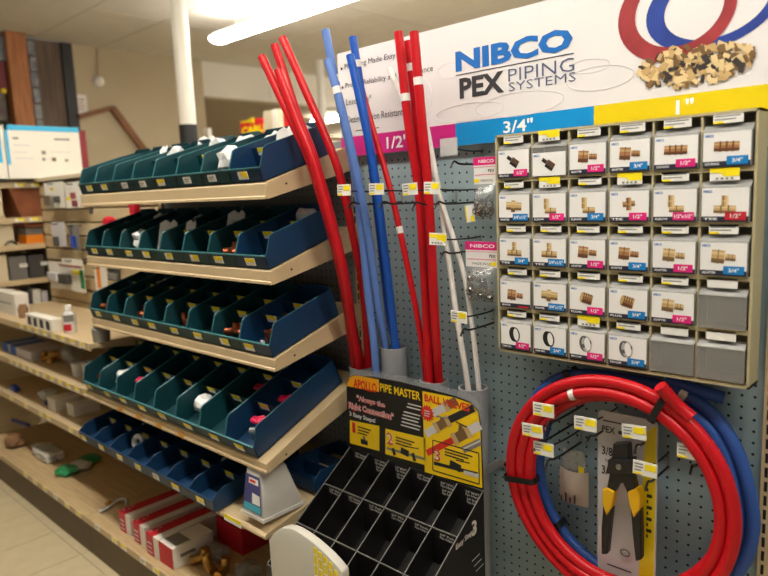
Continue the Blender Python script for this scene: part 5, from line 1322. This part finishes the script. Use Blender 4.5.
# red and white cartons: front corners taken from the photograph on the deck plane
def red_carton(x, y, w_, L, h_, label, rot, style):
    p = px(x, y, Z=DECK)
    t = thing('red_carton', label, 'carton', p, 'red and white cartons on the base deck'); t.rotation_euler.z = rot
    part('box', MB().box(0, w_, 0, L, 0, h_), 'box_white', t, local=True, bevel=.0015)
    mb = MB()
    if style == 0:
        mb.box(-.0008, w_*.6, -.001, 0, .002, h_+.0008); mb.box(-.0008, w_*.6, -.001, L, h_, h_+.001); mb.box(-.001, 0, 0, L, 0, h_)
    else:
        mb.box(-.0008, w_+.0008, -.001, 0, 0, h_)
    part('red_panel', mb, 'box_red', t, local=True)
    mb = MB()
    if style == 0:
        for k in range(3): mb.box(.006, w_*.45, -.002, -.001, .012+.018*k, .017+.018*k)
        for k in range(3): mb.box(.008+.008*(k % 2), .014+.008*(k % 2), .01+.02*k, .02+.02*k, h_+.001, h_+.0016)
        part('white_print', mb, 'tool_card', t, local=True)
    else:
        mb.box(.006, w_*.9, .02, .08, h_, h_+.0006); mb.box(w_, w_+.0006, .03, .09, h_*.45, h_*.6)
        part('grey_print', mb, 'grey_plastic', t, local=True)
red_carton(121, 530, .088, .26, .085, 'red and white carton on the base deck, leftmost of four', 0, 0)
red_carton(135, 541, .088, .26, .085, 'red and white carton on the base deck, second from the left', 0, 0)
red_carton(148, 553, .088, .26, .085, 'red and white carton on the base deck, third from the left', 0, 0)
red_carton(160.5, 561, .098, .17, .082, 'white carton with solid red end on the base deck, rightmost of four', 0, 1)
p = px(214, 546, Z=DECK); one('red_box', MB().box(p.x-.02, p.x+.15, p.y+.03, p.y+.20, DECK, DECK+.10), 'box_red', 'plain dark red box behind the cartons under the lowest bins', 'box', bevel=.002)
for k, (x, y) in enumerate(((196, 566), (219, 578), (205, 574))):
    p = px(x, y, Z=DECK); mb = MB(); copper_elbow(mb, p+Vector((0, .02, .001)), .017, 1+k)
    one('brass_fitting', mb, 'brass', 'brass elbow on the base deck before the red box, %s' % ['leftmost of three', 'rightmost of three', 'middle of three'][k], 'pipe fitting', 'brass fittings on the base deck', smooth=True)
for k, (x, y) in enumerate(((207, 560), (238, 577))):
    p = px(x, y, Z=DECK); one('clear_pouch', crumple(p+Vector((.02, .03, 0)), .06, .05, .028, 60+k), 'bag_clear', ['clear pouch beside the brass elbows on the base deck', 'clear pouch under the white tub on the base deck'][k], 'plastic bag', 'clear pouches on the base deck')
p = px(262, 560, Y=-.40); one('dark_hose', MB().tube(spline([p+Vector((-.16, .02, 0)), p+Vector((-.08, 0, .012)), p+Vector((.0, .01, .008)), p+Vector((.08, .06, -.01))], 6), .006, 8).moved(lambda v: Vector((v.x, v.y, DECK+.008+abs(v.z-p.z)))), 'tie_black', 'thin black hose lying on the base deck near the white bin', 'hose', smooth=True)

# ================================================================== BEYOND THE GONDOLA
Y = 2.0; a, b = px(240, 119, Y=Y), px(289, 118, Y=Y)
zt = a.z-.02; zb = zt-.46; t = thing('cable_sign', 'red sign with yellow lettering CABLE beyond the top bin row', 'sign', ((a.x+b.x)/2, Y, 0))
part('panel', MB().box(a.x, b.x, Y, Y+.015, zb, zt), 'sign_red', t)
part('stand', MB().box((a.x+b.x)/2-.02, (a.x+b.x)/2+.02, Y+.015, Y+.03, 0, zt-.1), 'steel_tan_dark', t)
x0 = px(242, 135, Y=Y); x1 = px(268, 130, Y=Y)
part('lettering', MB().text('CABLE', x0.x, x0.z, x1.x, x0.z+.066, Y-.002, bold=.05), 'tag_yellow', t)
mb = MB(); q = px(241, 123.5, Y=Y); q2 = px(252, 121, Y=Y)
mb.box(q.x, q2.x, Y-.003, Y-.001, q.z, q.z+.016); mb.prism([(q2.x-.03, Y-.003, q.z-.008), (q2.x+.03, Y-.003, q.z-.014), (q2.x+.03, Y-.003, q.z+.034), (q2.x-.03, Y-.003, q.z+.026)], (0, .002, 0))
part('cable_drawing', mb, 'tag_yellow', t)
Y = 1.9; a, b = px(268, 112, Y=Y), px(283, 112, Y=Y); z0 = px(275, 137, Y=Y).z
t = thing('cream_board', 'cream ribbed board standing before the red sign', 'board', ((a.x+b.x)/2, Y, 0))
part('panel', MB().box(a.x, b.x, Y-.05, Y, 0, a.z), 'cream_box', t)
for k in range(4): part('rib', MB().box(a.x+(b.x-a.x)*(.62+.1*k), a.x+(b.x-a.x)*(.66+.1*k), Y-.056, Y-.05, z0-.1, a.z), 'pole_white', t)
# pale post beside the big pole, and the neighbouring fixture behind the header
Y = 2.2; a, b = px(203, 128, Y=Y), px(207.5, 128, Y=Y); zt = px(205, 128, Y=Y).z
one('pale_post', MB().box(a.x, b.x, Y, Y+.05, 0, zt), 'pole_white', 'short pale post right of the thick support pole', 'post', bevel=.008)
Y = 2.6; a = px(329, 152, Y=Y); zt = a.z
t = thing('far_fixture', 'tan fixture beyond the header sign topped with pale packages', 'fixture', (a.x+.8, Y+.2, 0))
part('cabinet_body', MB().box(a.x-.1, a.x+1.6, Y, Y+.4, 0, zt-.03), 'steel_tan_dark', t); part('top_shelf', MB().box(a.x-.12, a.x+1.62, Y-.02, Y+.42, zt-.03, zt), 'steel_tan', t)
rn = random.Random(8)
for k in range(6):
    xx = a.x-.06+.115*k; hh = rn.uniform(.08, .16)
    one('pale_package', MB().box(xx, xx+.095, Y+.03, Y+.2, zt, zt+hh), rn.choice(['box_white', 'cream_box', 'tool_card']), 'pale package on the far tan fixture, %s from the left' % ORD[k], 'package', 'packages on the far fixture', bevel=.003)
bpy.context.view_layer.update()
